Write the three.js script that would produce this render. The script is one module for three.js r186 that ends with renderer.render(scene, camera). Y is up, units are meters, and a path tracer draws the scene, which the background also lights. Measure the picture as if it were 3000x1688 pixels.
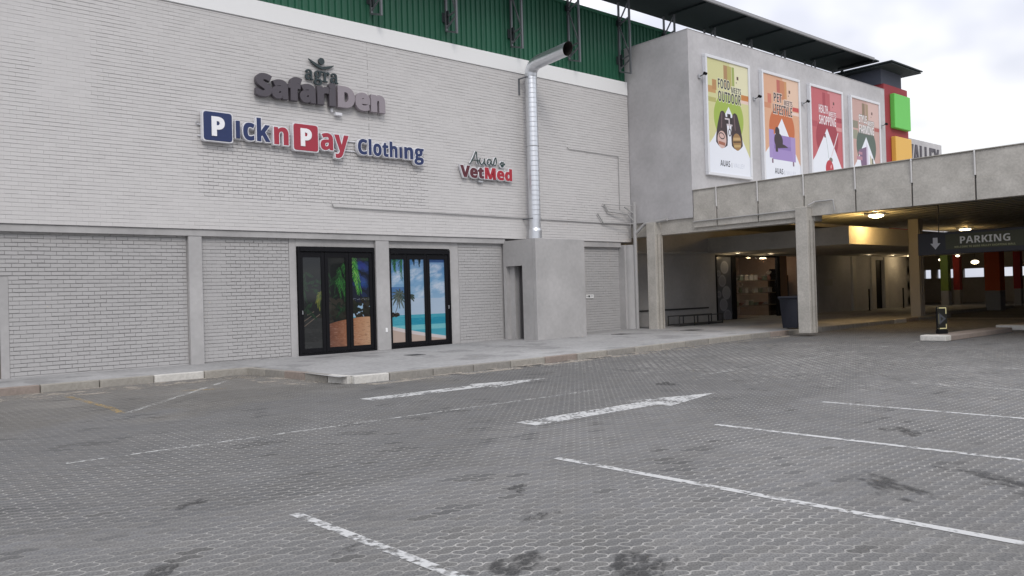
import * as THREE from 'three';
import { mergeGeometries } from 'three/addons/utils/BufferGeometryUtils.js';
import { RoundedBoxGeometry } from 'three/addons/geometries/RoundedBoxGeometry.js';
import { TextGeometry } from 'three/addons/geometries/TextGeometry.js';
import { FontLoader } from 'three/addons/loaders/FontLoader.js';

/* ------------------------------------------------ camera, sky, sun, exposure */
const scene = new THREE.Scene();
const camera = new THREE.PerspectiveCamera(39.26, 1024 / 576, 0.1, 600);
camera.position.set(0, 1.55, 19);
{
  const yaw = 0.70577, pitch = 0.0083, roll = -0.02843;
  const fw = new THREE.Vector3(Math.sin(yaw) * Math.cos(pitch), Math.sin(pitch), -Math.cos(yaw) * Math.cos(pitch));
  const r = new THREE.Vector3().crossVectors(fw, new THREE.Vector3(0, 1, 0)).normalize();
  const u = new THREE.Vector3().crossVectors(r, fw);
  camera.up.copy(u.clone().multiplyScalar(Math.cos(roll)).addScaledVector(r, -Math.sin(roll)));
  camera.lookAt(camera.position.clone().add(fw));
}
const renderer = new THREE.WebGLRenderer({ antialias: true });
renderer.setSize(1024, 576);
renderer.toneMapping = THREE.LinearToneMapping;
renderer.toneMappingExposure = 0.86;
renderer.shadowMap.enabled = true;

let seed = 12345;
const rnd = () => { seed = (seed * 1664525 + 1013904223) >>> 0; return seed / 4294967296; };
function hash2(x, y, s = 0) { let h = (x * 374761393 + y * 668265263 + s * 974634777) | 0; h = Math.imul(h ^ (h >>> 13), 1274126177); h ^= h >>> 16; return (h >>> 0) / 4294967296; }
function vnoise(x, y, s = 0, per = 0) {
  const xi = Math.floor(x), yi = Math.floor(y), fx = x - xi, fy = y - yi, sx = fx * fx * (3 - 2 * fx), sy = fy * fy * (3 - 2 * fy);
  const w = (v) => (per ? ((v % per) + per) % per : v);
  const a = hash2(w(xi), w(yi), s), b = hash2(w(xi + 1), w(yi), s), c = hash2(w(xi), w(yi + 1), s), d = hash2(w(xi + 1), w(yi + 1), s);
  return (a + (b - a) * sx) * (1 - sy) + (c + (d - c) * sx) * sy;
}
function fbm(x, y, s = 0, oct = 4, per = 0) { let t = 0, a = 0.5, n = 0; for (let o = 0; o < oct; o++) { t += a * vnoise(x, y, s + o, per); n += a; a *= 0.5; x *= 2; y *= 2; if (per) per *= 2; } return t / n; }
const clamp = (v, a = 0, b = 1) => Math.min(b, Math.max(a, v));
const smooth = (v) => { v = clamp(v); return v * v * (3 - 2 * v); };

{ // broken overcast: pale cloud with thin blue-lavender gaps, brightest overhead
  const W = 1024, H = 512, d = new Float32Array(W * H * 4);
  for (let j = 0; j < H; j++) {
    const el = ((j + 0.5) / H - 0.5) * Math.PI;
    for (let i = 0; i < W; i++) {
      const az = (i / W) * Math.PI * 2, k = (j * W + i) * 4;
      const se = Math.sin(Math.max(el, 0.0));
      const px = Math.cos(az) / (se + 0.22), py = Math.sin(az) / (se + 0.22);
      const n = fbm(px * 3.6 + 7, py * 3.6 + 3, 5, 6), m = fbm(px * 1.2 + 31, py * 1.2, 17, 4);
      const c = smooth((n * 0.9 + m * 0.4 - 0.50) / 0.36);
      const b = 0.95 + 0.82 * se;
      let R = b * (0.80 + 0.34 * c), G = b * (0.83 + 0.32 * c), B = b * (0.945 + 0.225 * c);
      if (el < 0) { const f = smooth(-el / 0.06); R += (0.14 - R) * f; G += (0.135 - G) * f; B += (0.13 - B) * f; }
      d[k] = R; d[k + 1] = G; d[k + 2] = B; d[k + 3] = 1;
    }
  }
  const sky = new THREE.DataTexture(d, W, H, THREE.RGBAFormat, THREE.FloatType);
  sky.mapping = THREE.EquirectangularReflectionMapping; sky.magFilter = THREE.LinearFilter; sky.minFilter = THREE.LinearFilter; sky.needsUpdate = true;
  scene.background = sky; scene.environment = sky;
}
const sun = new THREE.DirectionalLight(0xfff8f0, 1.15);
sun.position.set(-8, 40, 50); sun.target.position.set(14, 0, 6);
sun.castShadow = true; sun.shadow.radius = 34; sun.shadow.mapSize.set(2048, 2048);
Object.assign(sun.shadow.camera, { left: -45, right: 45, top: 45, bottom: -45, near: 1, far: 180 });
scene.add(sun, sun.target);

/* ------------------------------------------------ helpers */
const used = {};
const numbered = (n) => { const k = used[n] = (used[n] ?? -1) + 1; return k ? `${n}_${String(k).padStart(3, '0')}` : n; };
function tag(o, label, category, group, kind) { if (label) o.userData.label = label; if (category) o.userData.category = category; if (group) o.userData.group = group; if (kind) o.userData.kind = kind; return o; }
function thing(name, label, category, pos = [0, 0, 0], ry = 0, group) { const g = new THREE.Group(); g.name = numbered(name); g.position.set(...pos); g.rotation.y = ry; scene.add(g); return tag(g, label, category, group); }
function mesh(name, geo, mat, parent = scene) {
  const g = Array.isArray(geo) ? mergeGeometries(geo.map((q) => prep(q))) : geo;
  const m = new THREE.Mesh(g, mat); m.name = parent === scene ? numbered(name) : name; m.castShadow = m.receiveShadow = true; parent.add(m); return m;
}
function prep(g) { const q = g.index ? g.toNonIndexed() : g; for (const k of Object.keys(q.attributes)) if (!['position', 'normal', 'uv'].includes(k)) q.deleteAttribute(k); return q; }
function part(name, parent) { const g = new THREE.Group(); g.name = name; parent.add(g); return g; }
function metric(g, s = 1) { // uv in metres from the face direction
  g = g.index ? g.toNonIndexed() : g; g.computeBoundingBox();
  const p = g.attributes.position, n = g.attributes.normal, uv = new Float32Array(p.count * 2);
  for (let i = 0; i < p.count; i++) {
    const ax = Math.abs(n.getX(i)), ay = Math.abs(n.getY(i)), az = Math.abs(n.getZ(i));
    const x = p.getX(i), y = p.getY(i), z = p.getZ(i);
    const [a, b] = ay >= ax && ay >= az ? [x, z] : ax >= az ? [z, y] : [x, y];
    uv[2 * i] = a * s; uv[2 * i + 1] = b * s;
  }
  g.setAttribute('uv', new THREE.BufferAttribute(uv, 2)); return g;
}
const box = (x0, x1, y0, y1, z0, z1) => { const g = new THREE.BoxGeometry(x1 - x0, y1 - y0, z1 - z0); g.translate((x0 + x1) / 2, (y0 + y1) / 2, (z0 + z1) / 2); return metric(g); };
const rbox = (x0, x1, y0, y1, z0, z1, r = 0.015, seg = 1) => { const g = new RoundedBoxGeometry(x1 - x0, y1 - y0, z1 - z0, seg, r); g.translate((x0 + x1) / 2, (y0 + y1) / 2, (z0 + z1) / 2); return metric(g); };
const V = (x, y, z) => new THREE.Vector3(x, y, z);
function bar(a, b, w = 0.05, round = false) {
  const L = a.distanceTo(b), g = round ? new THREE.CylinderGeometry(w / 2, w / 2, L, 10) : new THREE.BoxGeometry(w, L, w);
  g.applyQuaternion(new THREE.Quaternion().setFromUnitVectors(V(0, 1, 0), b.clone().sub(a).normalize()));
  g.translate((a.x + b.x) / 2, (a.y + b.y) / 2, (a.z + b.z) / 2); return g;
}
function polyTube(pts, r, seg = 8) { const c = new THREE.CurvePath(); for (let i = 1; i < pts.length; i++) c.add(new THREE.LineCurve3(pts[i - 1], pts[i])); return mergeGeometries(pts.slice(1).flatMap((p, i) => { const a = [prep(bar(pts[i], p, 2 * r, true))]; if (i) { const s = new THREE.SphereGeometry(r, 8, 6); s.translate(pts[i].x, pts[i].y, pts[i].z); a.push(prep(s)); } return a; })); }
const gy = (x) => 0.10 * smooth((x - 10) / 12) + 0.05 * smooth((x - 22) / 12);     // the lot climbs slightly towards the parkade
const py = (x) => gy(x) + 0.14;                                                   // top of the raised pavement

/* textures */
function noiseTex(px, fn, per, srgb = true) { // fn(u,v) -> [r,g,b] 0..1 ; tile of `per` metres
  const d = new Uint8Array(px * px * 4);
  for (let j = 0; j < px; j++) for (let i = 0; i < px; i++) { const c = fn(i / px, j / px), k = (j * px + i) * 4; d[k] = clamp(c[0]) * 255; d[k + 1] = clamp(c[1]) * 255; d[k + 2] = clamp(c[2]) * 255; d[k + 3] = 255; }
  const t = new THREE.DataTexture(d, px, px, THREE.RGBAFormat); t.wrapS = t.wrapT = THREE.RepeatWrapping; t.magFilter = THREE.LinearFilter; t.minFilter = THREE.LinearMipmapLinearFilter; t.generateMipmaps = true;
  if (srgb) t.colorSpace = THREE.SRGBColorSpace; t.repeat.set(1 / per, 1 / per); t.needsUpdate = true; return t;
}
const grey = (v) => [v, v, v];
const tPlaster = noiseTex(512, (u, v) => { const n = fbm(u * 6, v * 6, 1, 5, 6), m = fbm(u * 64, v * 64, 9, 2, 64), s = fbm(u * 40, v * 3, 77, 3, 0) ; return grey(0.90 + 0.16 * (n - 0.5) + 0.05 * (m - 0.5)); }, 5);
const tConcrete = noiseTex(512, (u, v) => { const n = fbm(u * 7, v * 7, 3, 5, 7), m = fbm(u * 90, v * 90, 5, 2, 90), st = fbm(u * 10, v * 10, 21, 3, 10); return [0.86 + 0.17 * (n - 0.5) + 0.10 * (m - 0.5) + 0.08 * (st - 0.5), 0.85 + 0.17 * (n - 0.5) + 0.10 * (m - 0.5) + 0.08 * (st - 0.5), 0.83 + 0.17 * (n - 0.5) + 0.10 * (m - 0.5) + 0.08 * (st - 0.5)]; }, 3);
const tPave = noiseTex(1024, (u, v) => { const n = fbm(u * 5, v * 5, 43, 5, 5), m = fbm(u * 120, v * 120, 45, 2, 120), q = smooth((fbm(u * 9, v * 9, 48, 4, 9) - 0.56) / 0.12); return grey(0.84 + 0.22 * (n - 0.5) + 0.13 * (m - 0.5) - 0.09 * q); }, 7);
const tSpeck = noiseTex(256, (u, v) => { const m = fbm(u * 64, v * 64, 61, 2, 64), n = fbm(u * 8, v * 8, 63, 3, 8); return grey(0.82 + 0.36 * (m - 0.5) + 0.2 * (n - 0.5)); }, 0.6);
const tAsphalt = noiseTex(512, (u, v) => { const n = fbm(u * 6, v * 6, 53, 5, 6), m = fbm(u * 128, v * 128, 55, 2, 128); return grey(0.8 + 0.35 * (n - 0.5) + 0.2 * (m - 0.5)); }, 6);
const tWear = noiseTex(512, (u, v) => { const n = fbm(u * 64, v * 64, 83, 3, 64), m = fbm(u * 9, v * 9, 85, 3, 9); return grey(0.76 * smooth((n * 0.75 + m * 0.6 - 0.43) / 0.32)); }, 2.3, false);
const tThin = noiseTex(512, (u, v) => { const n = fbm(u * 64, v * 64, 183, 3, 64), m = fbm(u * 5, v * 5, 185, 3, 5); return grey(0.5 * smooth((n * 0.8 + m * 0.5 - 0.56) / 0.26)); }, 1.6, false);
function canvasTex(w, h, draw) { const c = document.createElement('canvas'); c.width = w; c.height = h; draw(c.getContext('2d'), w, h); const t = new THREE.CanvasTexture(c); t.colorSpace = THREE.SRGBColorSpace; t.magFilter = THREE.LinearFilter; return t; }

/* materials: linear base colours */
const lin = (r, g, b) => new THREE.Color().setRGB(r, g, b);
const std = (c, o = {}) => new THREE.MeshStandardMaterial({ color: c, roughness: 0.85, metalness: 0, ...o });
const M = {
  wall: std(lin(0.70, 0.69, 0.69), { map: tPlaster }),
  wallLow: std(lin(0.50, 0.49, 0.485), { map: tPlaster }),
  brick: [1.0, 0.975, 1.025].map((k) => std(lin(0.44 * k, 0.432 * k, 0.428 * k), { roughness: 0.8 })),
  brickMass: std(0xffffff, { vertexColors: true, roughness: 0.8 }),
  plaster: std(lin(0.535, 0.525, 0.52), { map: tPlaster }),
  tower: std(lin(0.60, 0.59, 0.60), { map: tPlaster }),
  white: std(lin(0.88, 0.885, 0.88), { roughness: 0.7 }),
  green: std(lin(0.022, 0.135, 0.075), { roughness: 0.5, metalness: 0.0 }),
  canopy: std(lin(0.014, 0.023, 0.026), { roughness: 0.7 }),
  gutter: std(lin(0.30, 0.30, 0.31), { roughness: 0.5 }),
  steel: std(lin(0.17, 0.18, 0.195), { roughness: 0.55, metalness: 0.3 }),
  galv: std(lin(0.72, 0.74, 0.77), { roughness: 0.34, metalness: 0.9 }),
  galvDull: std(lin(0.50, 0.51, 0.53), { roughness: 0.5, metalness: 0.7 }),
  ductIn: std(lin(0.03, 0.025, 0.022), { roughness: 0.9 }),
  concrete: std(lin(0.66, 0.645, 0.62), { map: tConcrete, roughness: 0.9 }),
  pave: std(lin(0.50, 0.495, 0.495), { map: tPave, roughness: 0.92 }),
  sand: std(lin(0.45, 0.437, 0.415), { map: tAsphalt, roughness: 1 }),
  ground: std(lin(0.17, 0.165, 0.16), { map: tAsphalt, roughness: 1 }),
  asphalt: std(lin(0.17, 0.165, 0.16), { map: tAsphalt, roughness: 0.95 }),
  paver: std(0xffffff, { map: tSpeck, roughness: 0.93 }),
  kerbGrey: std(lin(0.44, 0.425, 0.40), { map: tConcrete, roughness: 0.95 }),
  kerbDark: std(lin(0.37, 0.36, 0.345), { map: tConcrete, roughness: 0.95 }),
  kerbRed: std(lin(0.38, 0.325, 0.30), { map: tConcrete, roughness: 0.95 }),
  kerbWhite: std(lin(0.80, 0.80, 0.79), { map: tConcrete, roughness: 0.9 }),
  kerbYellow: std(lin(0.45, 0.415, 0.36), { map: tConcrete, roughness: 0.95 }),
  paint: std(lin(0.66, 0.66, 0.655), { alphaMap: tWear, transparent: true, roughness: 0.8 }),
  paintThin: std(lin(0.72, 0.72, 0.70), { alphaMap: tThin, transparent: true, roughness: 0.8 }),
  paintYellow: std(lin(0.62, 0.42, 0.14), { alphaMap: tThin, transparent: true, roughness: 0.8 }),
  black: new THREE.MeshPhysicalMaterial({ color: lin(0.008, 0.008, 0.010), roughness: 0.6, specularIntensity: 0.3 }),
  iron: std(lin(0.05, 0.05, 0.05), { roughness: 0.7 }),
  pipe: std(lin(0.40, 0.395, 0.39), { roughness: 0.7 }),
  red: std(lin(0.30, 0.035, 0.045), { roughness: 0.7 }),
  slate: std(lin(0.075, 0.085, 0.115), { roughness: 0.75 }),
  limeBox: std(lin(0.13, 0.55, 0.09), { roughness: 0.5 }),
  orangeBox: std(lin(0.72, 0.42, 0.08), { roughness: 0.5 }),
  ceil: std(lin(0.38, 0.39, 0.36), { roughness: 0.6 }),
  darkWall: std(lin(0.535, 0.525, 0.52), { map: tPlaster }),
  bulk: std(lin(0.60, 0.58, 0.54), { map: tPlaster }),
  colOrange: std(lin(0.50, 0.09, 0.025)), colGreen: std(lin(0.16, 0.22, 0.04)), colRed: std(lin(0.28, 0.03, 0.03)), colGrey: std(lin(0.28, 0.272, 0.262)),
  lamp: new THREE.MeshStandardMaterial({ color: 0xffffff, emissive: new THREE.Color(1.0, 0.86, 0.6), emissiveIntensity: 4 }),
  lampCool: new THREE.MeshStandardMaterial({ color: 0xffffff, emissive: new THREE.Color(1.0, 0.93, 0.78), emissiveIntensity: 3 }),
  glass: new THREE.MeshPhysicalMaterial({ color: 0xffffff, transmission: 1, thickness: 0, roughness: 0.02, ior: 1.5 }),
};
function lampLight(x, y, z, I, c = 0xffcf8a, r = 3) { const l = new THREE.PointLight(c, I, 0, 2); l.position.set(x, y, z); l.castShadow = true; l.shadow.radius = r; scene.add(l); return l; }

/* ------------------------------------------------ ground, pavement, pavers */
function profile(x0, x1, z0, z1, yf, n = 48) { // strip that follows the slope in x
  const g = new THREE.PlaneGeometry(x1 - x0, z1 - z0, n, 1); g.rotateX(-Math.PI / 2); g.translate((x0 + x1) / 2, 0, (z0 + z1) / 2);
  const p = g.attributes.position; for (let i = 0; i < p.count; i++) p.setY(i, yf(p.getX(i))); g.computeVertexNormals(); return metric(g);
}
{
  const far = profile(-280, 300, -280, 300, (x) => gy(x) - 0.07, 580);
  tag(mesh('ground', far, M.ground), 'grey open ground of the parking lot reaching away', 'ground', null, 'structure');
  const bed = mergeGeometries([profile(-2, 34, 5.6, 19.4, (x) => gy(x) - 0.0006, 72), profile(-2, 7.6, 1.7, 5.6, (x) => gy(x) - 0.0006, 20)]);
  tag(mesh('paving_bed', bed, M.sand), 'pale sand joints between the parking lot pavers', 'paving', null, 'structure');
  tag(mesh('garage_floor', profile(34, 62, -6, 23, (x) => gy(x) - 0.004, 40), M.asphalt), 'dark floor of the parkade', 'floor', null, 'structure');
}
// interlocking zig-zag pavers laid in herringbone
const A = 0.1025;
function paverGeo() {
  const out = []; const amp = 0.0125, S = 6;
  const W = (x, y) => [x + amp * Math.sin(2 * Math.PI * y / A) * (Math.abs(x / A - Math.round(x / A)) < 1e-6 ? 1 : 0), y + amp * Math.sin(2 * Math.PI * x / A) * (Math.abs(y / A - Math.round(y / A)) < 1e-6 ? 1 : 0)];
  const edge = (x0, y0, x1, y1) => { for (let i = 0; i < S; i++) { const t = i / S; out.push(W(x0 + (x1 - x0) * t, y0 + (y1 - y0) * t)); } };
  edge(0, 0, A, 0); edge(A, 0, 2 * A, 0); edge(2 * A, 0, 2 * A, A); edge(2 * A, A, A, A); edge(A, A, 0, A); edge(0, A, 0, 0);
  const N = out.length, inset = (d) => out.map((p, i) => { const a = out[(i + N - 1) % N], b = out[(i + 1) % N]; const tx = b[0] - a[0], ty = b[1] - a[1], L = Math.hypot(tx, ty) || 1; return [p[0] - ty / L * d, p[1] + tx / L * d]; });
  const base = inset(0.0040), top = inset(0.0064), P = [], U = [];
  const put = (q, y) => { P.push(q[0] - A, y, -(q[1] - A / 2)); U.push(q[0], q[1]); };
  for (let i = 0; i < N; i++) { const j = (i + 1) % N; put(base[i], -0.008); put(base[j], -0.008); put(top[j], 0); put(base[i], -0.008); put(top[j], 0); put(top[i], 0); }
  // two fans, one from the middle of each half
  const fan = (c, ring) => ring.forEach((q, i) => { put(c, 0); put(q, 0); put(ring[(i + 1) % ring.length], 0); });
  fan([1.5 * A, A / 2], top.slice(S, 4 * S + 1)); fan([A / 2, A / 2], [...top.slice(0, S + 1), ...top.slice(4 * S)]);
  const g = new THREE.BufferGeometry(); g.setAttribute('position', new THREE.Float32BufferAttribute(P, 3)); g.setAttribute('uv', new THREE.Float32BufferAttribute(U, 2)); g.computeVertexNormals(); return g;
}
{
  const gH = paverGeo(), list = [];
  const inField = (x, z) => (x < 7.05 ? z > 2.0 : x < 7.4 ? z > 2 + (x - 7.05) * 11.2 : z > 5.9) && z < 18.9 && x > -1.2 && x < 33;
  const v = new THREE.Vector3(); camera.updateMatrixWorld(); camera.updateProjectionMatrix();
  for (let i = -14; i < 330; i++) for (let j = 14; j < 190; j++) {
    if ((((i + j) % 2) + 2) % 2) continue;
    const H = true; const x = H ? (i + 1) * A : (i + 0.5) * A, zf = H ? (j + 0.5) * A : (j + 1) * A, z = 19.2 - zf;
    if (!inField(x, z)) continue;
    // outside the cone of view (with a wide margin) nothing is needed
    if (x > 3.6 * (19.0 - z) + 3.5 || x < 0.05 * (19 - z) - 1.6) continue;
    // tone: paver by paver, wheel-darkened lane, brownish dust by the left kerb
    const lane = smooth((fbm(x * 0.5, z * 0.9, 301, 4) * 1.0 + 0.35 - Math.abs(z - 9.0) / 5.2) / 0.22);
    const blot = fbm(x * 1.1, z * 1.1, 311, 4) - 0.5, dust = smooth((fbm(x * 0.8, z * 0.8, 321, 3) + 0.2 - Math.abs(z - 4.2) / 4.5) / 0.3) * (x < 9 ? 1 : 0);
    const relaid = (hash2(Math.floor((x + 0.4 * z) / 1.7), Math.floor(z / 1.3), 361) < 0.10 ? 1 : 0);
    const spot = smooth((fbm(x * 2.6, z * 2.6, 341, 3) - 0.70) / 0.06);
    let t = 0.207 * (1 + 0.16 * (rnd() - 0.5) + 0.26 * blot) * (1 - 0.20 * lane) * (1 - 0.3 * spot) * (1 + 0.10 * relaid);
    const warm = 0.03 * (rnd() - 0.5) + 0.05 * dust;
    v.set(x, 0, z).project(camera);
    list.push({ x, z, H, c: [t * (1.02 + warm), t * (1.0 + warm * 0.3), t * (0.985 - warm)], vis: Math.abs(v.x) < 1.02 && Math.abs(v.y) < 1.02, d: Math.hypot(x, z - 19) });
  }
  const near = list.filter((p) => p.vis).sort((a, b) => a.d - b.d).slice(0, 300), set = new Set(near);
  const paving = tag(new THREE.Group(), 'interlocking grey zig-zag pavers of the parking lot', 'paving', null, 'structure'); paving.name = 'paving'; scene.add(paving);
  const tones = {};
  for (const p of near) {
    const q = Math.round(p.c[0] * 90), w = p.c[0] > p.c[2] * 1.045 ? 1 : 0, key = `${q}_${w}`;
    const mt = tones[key] ??= std(lin(q / 90, q / 90 * (w ? 0.975 : 0.985), q / 90 * (w ? 0.94 : 0.97)), { map: tSpeck, roughness: 0.93 });
    const m = mesh('paver', gH, mt, paving); m.position.set(p.x, gy(p.x), p.z); m.rotation.y = p.H ? 0 : Math.PI / 2;
  }
  const rest = list.filter((p) => !set.has(p));
  const im = new THREE.InstancedMesh(gH, M.paver, rest.length), m4 = new THREE.Matrix4(), q = new THREE.Quaternion(), e = new THREE.Euler(), col = new THREE.Color();
  rest.forEach((p, i) => { e.set(0.004 * (hash2(i, 1) - 0.5), p.H ? 0 : Math.PI / 2, 0.004 * (hash2(i, 2) - 0.5)); q.setFromEuler(e); m4.compose(V(p.x, gy(p.x) + 0.0006 * (hash2(i, 3) - 0.3), p.z), q, V(1, 1, 1)); im.setMatrixAt(i, m4); im.setColorAt(i, col.setRGB(...p.c)); });
  im.name = 'paver_field'; im.userData.kind = 'stuff'; im.castShadow = im.receiveShadow = true; paving.add(im);
  console.log('pavers', list.length);
}
const XEND = 34;
{ // raised concrete pavement with kerb stones
  const pave = tag(new THREE.Group(), 'raised concrete pavement along the shop fronts', 'pavement', null, 'structure'); pave.name = 'pavement'; scene.add(pave);
  mesh('pavement_slab', [profile(7.1, XEND, 2.0, 5.74, py, 40), profile(-6, 48, -1.2, 2.0, py, 60), profile(XEND, 48, 2, 4.2, py, 10)], M.pave, pave);
  const K = (x0, z0, x1, z1, mat) => { const L = Math.hypot(x1 - x0, z1 - z0); const g = rbox(-L / 2 + 0.006, L / 2 - 0.006, -0.16, 0.145, -0.065, 0.065, 0.018); const m = mesh('kerb_stone', g, mat, pave); m.position.set((x0 + x1) / 2, gy((x0 + x1) / 2), (z0 + z1) / 2); m.rotation.set(0, -Math.atan2(z1 - z0, x1 - x0), Math.atan2(gy(x1) - gy(x0), L)); return m; };
  const k = M, left = [k.kerbGrey, k.kerbGrey, k.kerbYellow, k.kerbYellow, k.kerbYellow, k.kerbRed, k.kerbGrey, k.kerbGrey, k.kerbWhite, k.kerbGrey];
  for (let i = 0; i < 10; i++) K(-3 + i * 0.998, 2.12 - i * 0.014, -3 + (i + 1) * 0.998, 2.106 - i * 0.014, left[i]);
  const side = [k.kerbGrey, k.kerbDark, k.kerbRed, k.kerbDark];
  for (let i = 0; i < 4; i++) K(6.98 + i * 0.065, 1.97 + i * 0.79, 6.98 + (i + 1) * 0.065, 1.98 + (i + 1) * 0.79, side[i]);
  K(7.24, 5.14, 7.34, 5.74, k.kerbWhite); K(7.36, 5.78, 8.1, 5.80, k.kerbWhite);
  const front = [k.kerbDark, k.kerbDark, k.kerbDark, k.kerbGrey, k.kerbGrey, k.kerbWhite, k.kerbRed, k.kerbGrey, k.kerbGrey, k.kerbDark, k.kerbGrey, k.kerbGrey, k.kerbDark, k.kerbRed, k.kerbGrey, k.kerbDark];
  const xs = []; for (let x = 8.1; x < XEND - 0.2; x += 1.0) xs.push(x);
  const fm = { 3: k.kerbGrey, 4: k.kerbRed, 5: k.kerbGrey, 6: k.kerbDark, 7: k.kerbGrey, 8: k.kerbGrey };
  xs.forEach((x, i) => K(x, 5.8, x + 1.0, 5.8, fm[i] ?? front[i % front.length]));
  for (let i = 0; i < 12; i++) K(XEND + i, 4.2, XEND + i + 1, 4.2, k.kerbGrey);
  // drains and a toppled bit of litter on the slab
  for (const [x, z, w, d] of [[11.0, 2.35, 0.40, 0.40], [21.3, 2.9, 0.55, 0.55], [18.9, 2.0, 0.45, 0.45]]) { const m = mesh('drain_cover', rbox(-w / 2, w / 2, -0.02, 0.006, -d / 2, d / 2, 0.004), M.iron, pave); m.position.set(x, py(x), z); }
}
{ // painted markings, worn, on the pavers
  const mk = tag(new THREE.Group(), 'worn painted lines and arrows on the paved lot', 'road marking', null, 'structure'); mk.name = 'road_markings'; scene.add(mk);
  const flat = (pts, dy = 0.004) => { const g = new THREE.ShapeGeometry(new THREE.Shape(pts.map(([x, z]) => new THREE.Vector2(x, -z)))); g.rotateX(-Math.PI / 2); const p = g.attributes.position; for (let i = 0; i < p.count; i++) p.setY(i, gy(p.getX(i)) + dy); return metric(g); };
  const line = (x0, z0, x1, z1, w = 0.1) => { const L = Math.hypot(x1 - x0, z1 - z0), nx = -(z1 - z0) / L * w / 2, nz = (x1 - x0) / L * w / 2; return flat([[x0 + nx, z0 + nz], [x1 + nx, z1 + nz], [x1 - nx, z1 - nz], [x0 - nx, z0 - nz]]); };
  for (const [i, x] of [2.58, 5.22, 7.72, 10.12, 12.7, 15.42, 17.95, 20.5].entries()) mesh('bay_line', line(x, 13.45, x + 0.16, 18.4, i < 3 ? 0.085 : 0.08), i < 3 ? M.paint : i < 4 ? M.paint : M.paintThin, mk);
  for (const [a, b] of [[1.8, 3.2], [3.3, 4.9], [5.0, 7.7], [7.8, 9.7], [11.6, 14.2], [14.3, 18.4], [18.5, 24]]) for (let x = a; x < b - 0.3; x += 1.6) mesh('lane_line', line(x, 9.98 + 0.012 * x, Math.min(b, x + 1.6), 9.98 + 0.012 * (x + 1.6), 0.07), M.paintThin, mk);
  for (const [x, z] of [[6.3, 8.05], [6.35, 11.7]]) mesh('lane_arrow', flat([[x, z - 0.15], [x + 2.25, z - 0.15], [x + 2.25, z - 0.36], [x + 3.75, z + 0.06], [x + 2.25, z + 0.42], [x + 2.25, z + 0.2], [x, z + 0.2]]), M.paint, mk);
  for (const [a, b, c, d] of [[3.19, 3.3, 3.29, 5.7], [3.29, 5.7, 3.24, 6.45], [4.7, 4.1, 5.5, 4.5]]) mesh('yellow_line', line(a, b, c, d, 0.1), M.paintYellow, mk);
  // wind-blown sand lying against the kerbs
  const dustA = noiseTex(256, (u, v) => { const n = fbm(u * 10, v * 10, 501, 5, 10), f = fbm(u * 60, v * 60, 503, 2, 60); return grey(0.75 * smooth((n * 0.8 + f * 0.35 - 0.50) / 0.22)); }, 2.2, false), dustM = std(lin(0.40, 0.36, 0.31), { alphaMap: dustA, transparent: true, roughness: 1 });
  const edge = (pts) => mesh('sand_drift', flat(pts, 0.0028), dustM, mk);
  const front = [[7.45, 5.87]]; for (let x = 7.5; x < 22; x += 0.5) front.push([x, 6.1 + 0.35 * fbm(x * 0.9, 3, 511, 3)]); front.push([22, 5.87]); edge(front);
  const bay = [[-1, 2.2], [6.9, 2.05]]; for (let x = 6.9; x > -1; x -= 0.5) bay.push([x, 2.6 + 0.9 * fbm(x * 0.8, 7, 513, 3)]); edge(bay);
  edge([[6.93, 2.1], [7.22, 5.2], [6.7, 5.3], [6.3, 4.2], [6.4, 3.0], [6.2, 2.3]]);
  mesh('hatch_line', line(3.3, 6.5, 6.05, 3.1, 0.1), M.paintThin, mk);
  // oil stains: real dark patches in the bays
  for (const [si, [x, z, w, d, ry]] of [[2.95, 15.5, 0.9, 0.55, 0.5], [3.5, 15.95, 1.1, 0.5, 0.6], [6.75, 16.75, 1.8, 0.7, 1.2], [3.8, 14.8, 0.5, 0.32, 0.3], [6.2, 16.1, 1.3, 0.5, 1.0], [10.55, 10.5, 0.7, 0.46, 0.7], [2.1, 12.6, 0.45, 0.22, 0.4], [4.2, 14.1, 0.4, 0.22, 1.2], [8.6, 15.2, 0.9, 0.4, 1.1], [1.45, 14.1, 0.45, 0.22, 0.9], [2.45, 14.5, 0.3, 0.2, 0.2]].entries()) {
    const px = 64, al = new Uint8Array(px * px * 4);
    for (let j = 0; j < px; j++) for (let i = 0; i < px; i++) { const u = i / px * 2 - 1, v = j / px * 2 - 1, r = Math.hypot(u, v); const n = fbm(u * 2.2 + si * 9, v * 2.2 + 5, 401 + si, 4), nf = fbm(u * 9 + si, v * 9, 431, 3); const a = smooth((0.9 - r + (n - 0.5) * 2.0 - 0.22) / 0.35) * smooth((nf + 0.35 * (n - 0.5) - 0.30) / 0.35) * smooth((1 - r) / 0.15); const k = (j * px + i) * 4; al[k] = al[k + 1] = al[k + 2] = clamp(a * 0.55) * 255; al[k + 3] = 255; }
    const t = new THREE.DataTexture(al, px, px, THREE.RGBAFormat); t.magFilter = THREE.LinearFilter; t.needsUpdate = true;
    const g = new THREE.PlaneGeometry(w, d); g.rotateX(-Math.PI / 2);
    const m = mesh('oil_stain', g, std(lin(0.03, 0.029, 0.03), { alphaMap: t, transparent: true, roughness: 0.7 }), mk); m.position.set(x, gy(x) + 0.0065 + si * 0.0002, z); m.rotation.y = ry;
  }
}

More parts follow.
